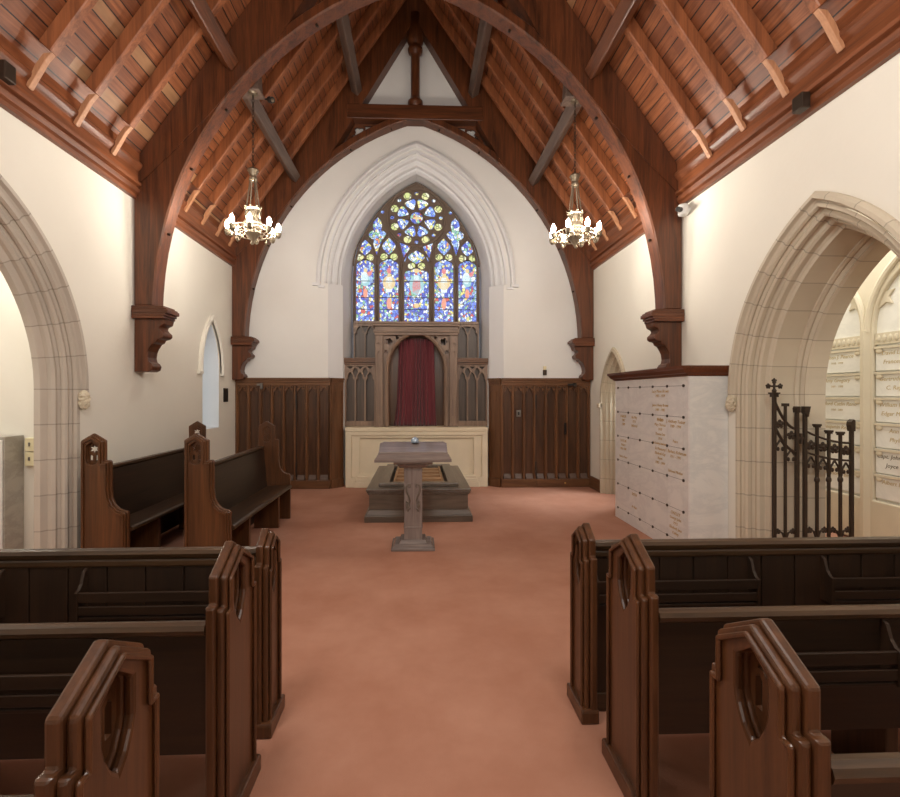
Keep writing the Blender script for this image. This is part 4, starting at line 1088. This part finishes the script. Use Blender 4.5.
# narrow leaf
lf = bar(3.43, 0.03, 1.73, .0155).build('narrow_leaf', I, g, bevel=.004)
m = MB(); bar_ = m.box(3.404, 3.456, GY-.026, GY+.026, 1.73, 1.76); m.box(3.395, 3.465, GY-.035, GY+.035, 1.76, 1.775)
m.ball((3.43, GY, 1.79), .022, .018, .022); m.tube([(3.43,GY,1.77),(3.43,GY,1.90)], .011, 6); m.tube([(3.375,GY,1.835),(3.485,GY,1.835)], .010, 6); leafp(m, 3.43, 1.885, .75)
for s in (-1, 1): leafp(m, 3.43+s*.06, 1.835, .75)
m.build('finial', I, lf)
bar(3.655, .03, 1.58, .0155).build('post', I, lf, bevel=.004)
MB().prism([(3.637,1.58),(3.632,1.62),(3.64,1.64),(3.672,1.64),(3.673,1.58)], GY-.026, GY+.026, 'y').build('post_cap', I, lf)
m = bar(3.54, .03, 1.66, .010); m.box(3.515, 3.565, GY-.02, GY+.02, 1.64, 1.67); m.build('picket', I, lf)
for q in (catn(3.43, 3.66, 1.70, 1.42, 0), catn(3.43, 3.66, 1.46, 1.20, 0), [(3.43,GY,.10),(3.66,GY,.10)]): MB().tube(q, .013, 6).build('rail', I, lf)
for x, z in ((3.485, 1.47), (3.60, 1.36)):
    m = MB(); leafp(m, x, z, 1.2); m.build('leaf_ornament', I, lf)
for x0, x1, z in ((3.44, 3.54, 1.32), (3.54, 3.65, 1.22)):
    m = MB(); gothic(m, x0, x1, z); m.build('pointed_arch', I, lf)
for s in (-1, 1):
    m = MB(); m.tube([(3.54, GY, .34), (3.54+s*.03, GY, .42), (3.54+s*.07, GY, .44)], .009, 6); leafp(m, 3.54+s*.075, .435, .8); m.build('leaf_scroll', I, lf)
# wide leaf
lf = bar(3.735, .03, 1.58, .0155).build('wide_leaf', I, g, bevel=.004)
MB().prism([(3.717,1.58),(3.717,1.64),(3.775,1.64),(3.765,1.60),(3.753,1.54)], GY-.026, GY+.026, 'y').build('post_cap', I, lf)
bar(4.20, .03, 1.46, .0155).build('post', I, lf, bevel=.004)
MB().prism([(4.182,1.40),(4.17,1.46),(4.175,1.49),(4.20,1.515),(4.218,1.505),(4.218,1.40)], GY-.026, GY+.026, 'y').build('post_cap', I, lf)
pk = [(3.855,1.48),(3.972,1.42),(4.088,1.405)]
for x, z in pk:
    m = bar(x, .03, z-.02, .011); m.box(x-.03, x+.03, GY-.022, GY+.022, z-.03, z-.01); m.box(x-.022, x+.022, GY-.02, GY+.02, z-.045, z-.03); m.ball((x, GY, .93), .026, .02, .035); m.build('picket', I, lf)
for q in (catn(3.745, 4.20, 1.40, 1.285, 0), catn(3.745, 4.20, 1.20, 1.115, 0), [(3.745,GY,.10),(4.20,GY,.10)]): MB().tube(q, .011, 6).build('rail', I, lf)
m = MB()
xs = [3.735]+[p[0] for p in pk]+[4.20]
for i in range(4):
    xc = (xs[i]+xs[i+1])/2; m = MB(); leafp(m, xc, 1.265-.03*i*.6, 1.35); m.build('leaf_ornament', I, lf)
    m = MB(); gothic(m, xs[i]+.012, xs[i+1]-.012, 1.155-.02*i); m.build('pointed_arch', I, lf)
for x, z in (pk[0], pk[2]):
    for s in (-1, 1):
        m = MB(); m.tube([(x, GY, .34), (x+s*.03, GY, .43), (x+s*.07, GY, .45)], .010, 6); leafp(m, x+s*.075, .445, .9); m.build('leaf_scroll', I, lf)
m = MB()
for z in (1.33, .3): m.tube([(3.695, GY, z-.05), (3.695, GY, z+.05)], .018, 8); m.box(3.66, 3.73, GY-.012, GY+.012, z-.012, z+.012)
m.build('hinge', I, g)

# ------------------------------------------------------------------ camera
cam = bpy.data.cameras.new('camera'); co = bpy.data.objects.new('camera', cam); C.objects.link(co)
co.location = (0, 0, 1.75); co.rotation_euler = (PI/2, 0, -math.atan(18/480))
cam.sensor_width = 36; cam.sensor_fit = 'HORIZONTAL'; cam.lens = 36*480/900
cam.shift_x = 14/900; cam.shift_y = -3.5/900; cam.clip_start = .05
SC.camera = co

# ------------------------------------------------------------------ lights
def area(name, loc, rot, sx, sy, power, col):
    l = bpy.data.lights.new(name, 'AREA'); l.shape = 'RECTANGLE'; l.size = sx; l.size_y = sy; l.energy = power; l.color = col
    o = bpy.data.objects.new(name, l); C.objects.link(o); o.location = loc; o.rotation_euler = rot; return o
def point(name, loc, power, col, r=.1):
    l = bpy.data.lights.new(name, 'POINT'); l.energy = power; l.color = col; l.shadow_soft_size = r
    o = bpy.data.objects.new(name, l); C.objects.link(o); o.location = loc; return o
for s in (-1, 1): point('overhead_fill', (XC+s*1.2, 1.3, 4.3), 165, (1, .95, .89), .4)  # added fill lights above the view, no fixture hangs there
area('corridor_skylight', (4.7, 4.4, 4.28), (0, 0, 0), 1.0, 4.5, 80, (1, .98, .94))
area('aisle_daylight', (-5.0, 3.4, 4.38), (0, 0, 0), 1.6, 2.6, 58, (1, .96, .9))
area('rear_fill', (XC, YB+.1, 3.6), (PI/2, 0, PI), 2.4, 3.4, 60, (.92, .96, 1))  # added soft fill behind the camera, the back wall has no opening
pa = area('passage_daylight', (XR+.72, DY+.05, 2.2), (0, math.radians(44), 0), .5, .6, 22, (.95, .98, 1)); pa.data.spread = math.radians(80)

w = bpy.data.worlds.new('world'); SC.world = w; w.use_nodes = True
w.node_tree.nodes['Background'].inputs[0].default_value = (.9, .93, 1, 1); w.node_tree.nodes['Background'].inputs[1].default_value = .3
SC.view_settings.view_transform = 'Standard'; SC.view_settings.look = 'None'; SC.view_settings.gamma = 1; SC.view_settings.use_curve_mapping = False
SC.view_settings.exposure = 0.28
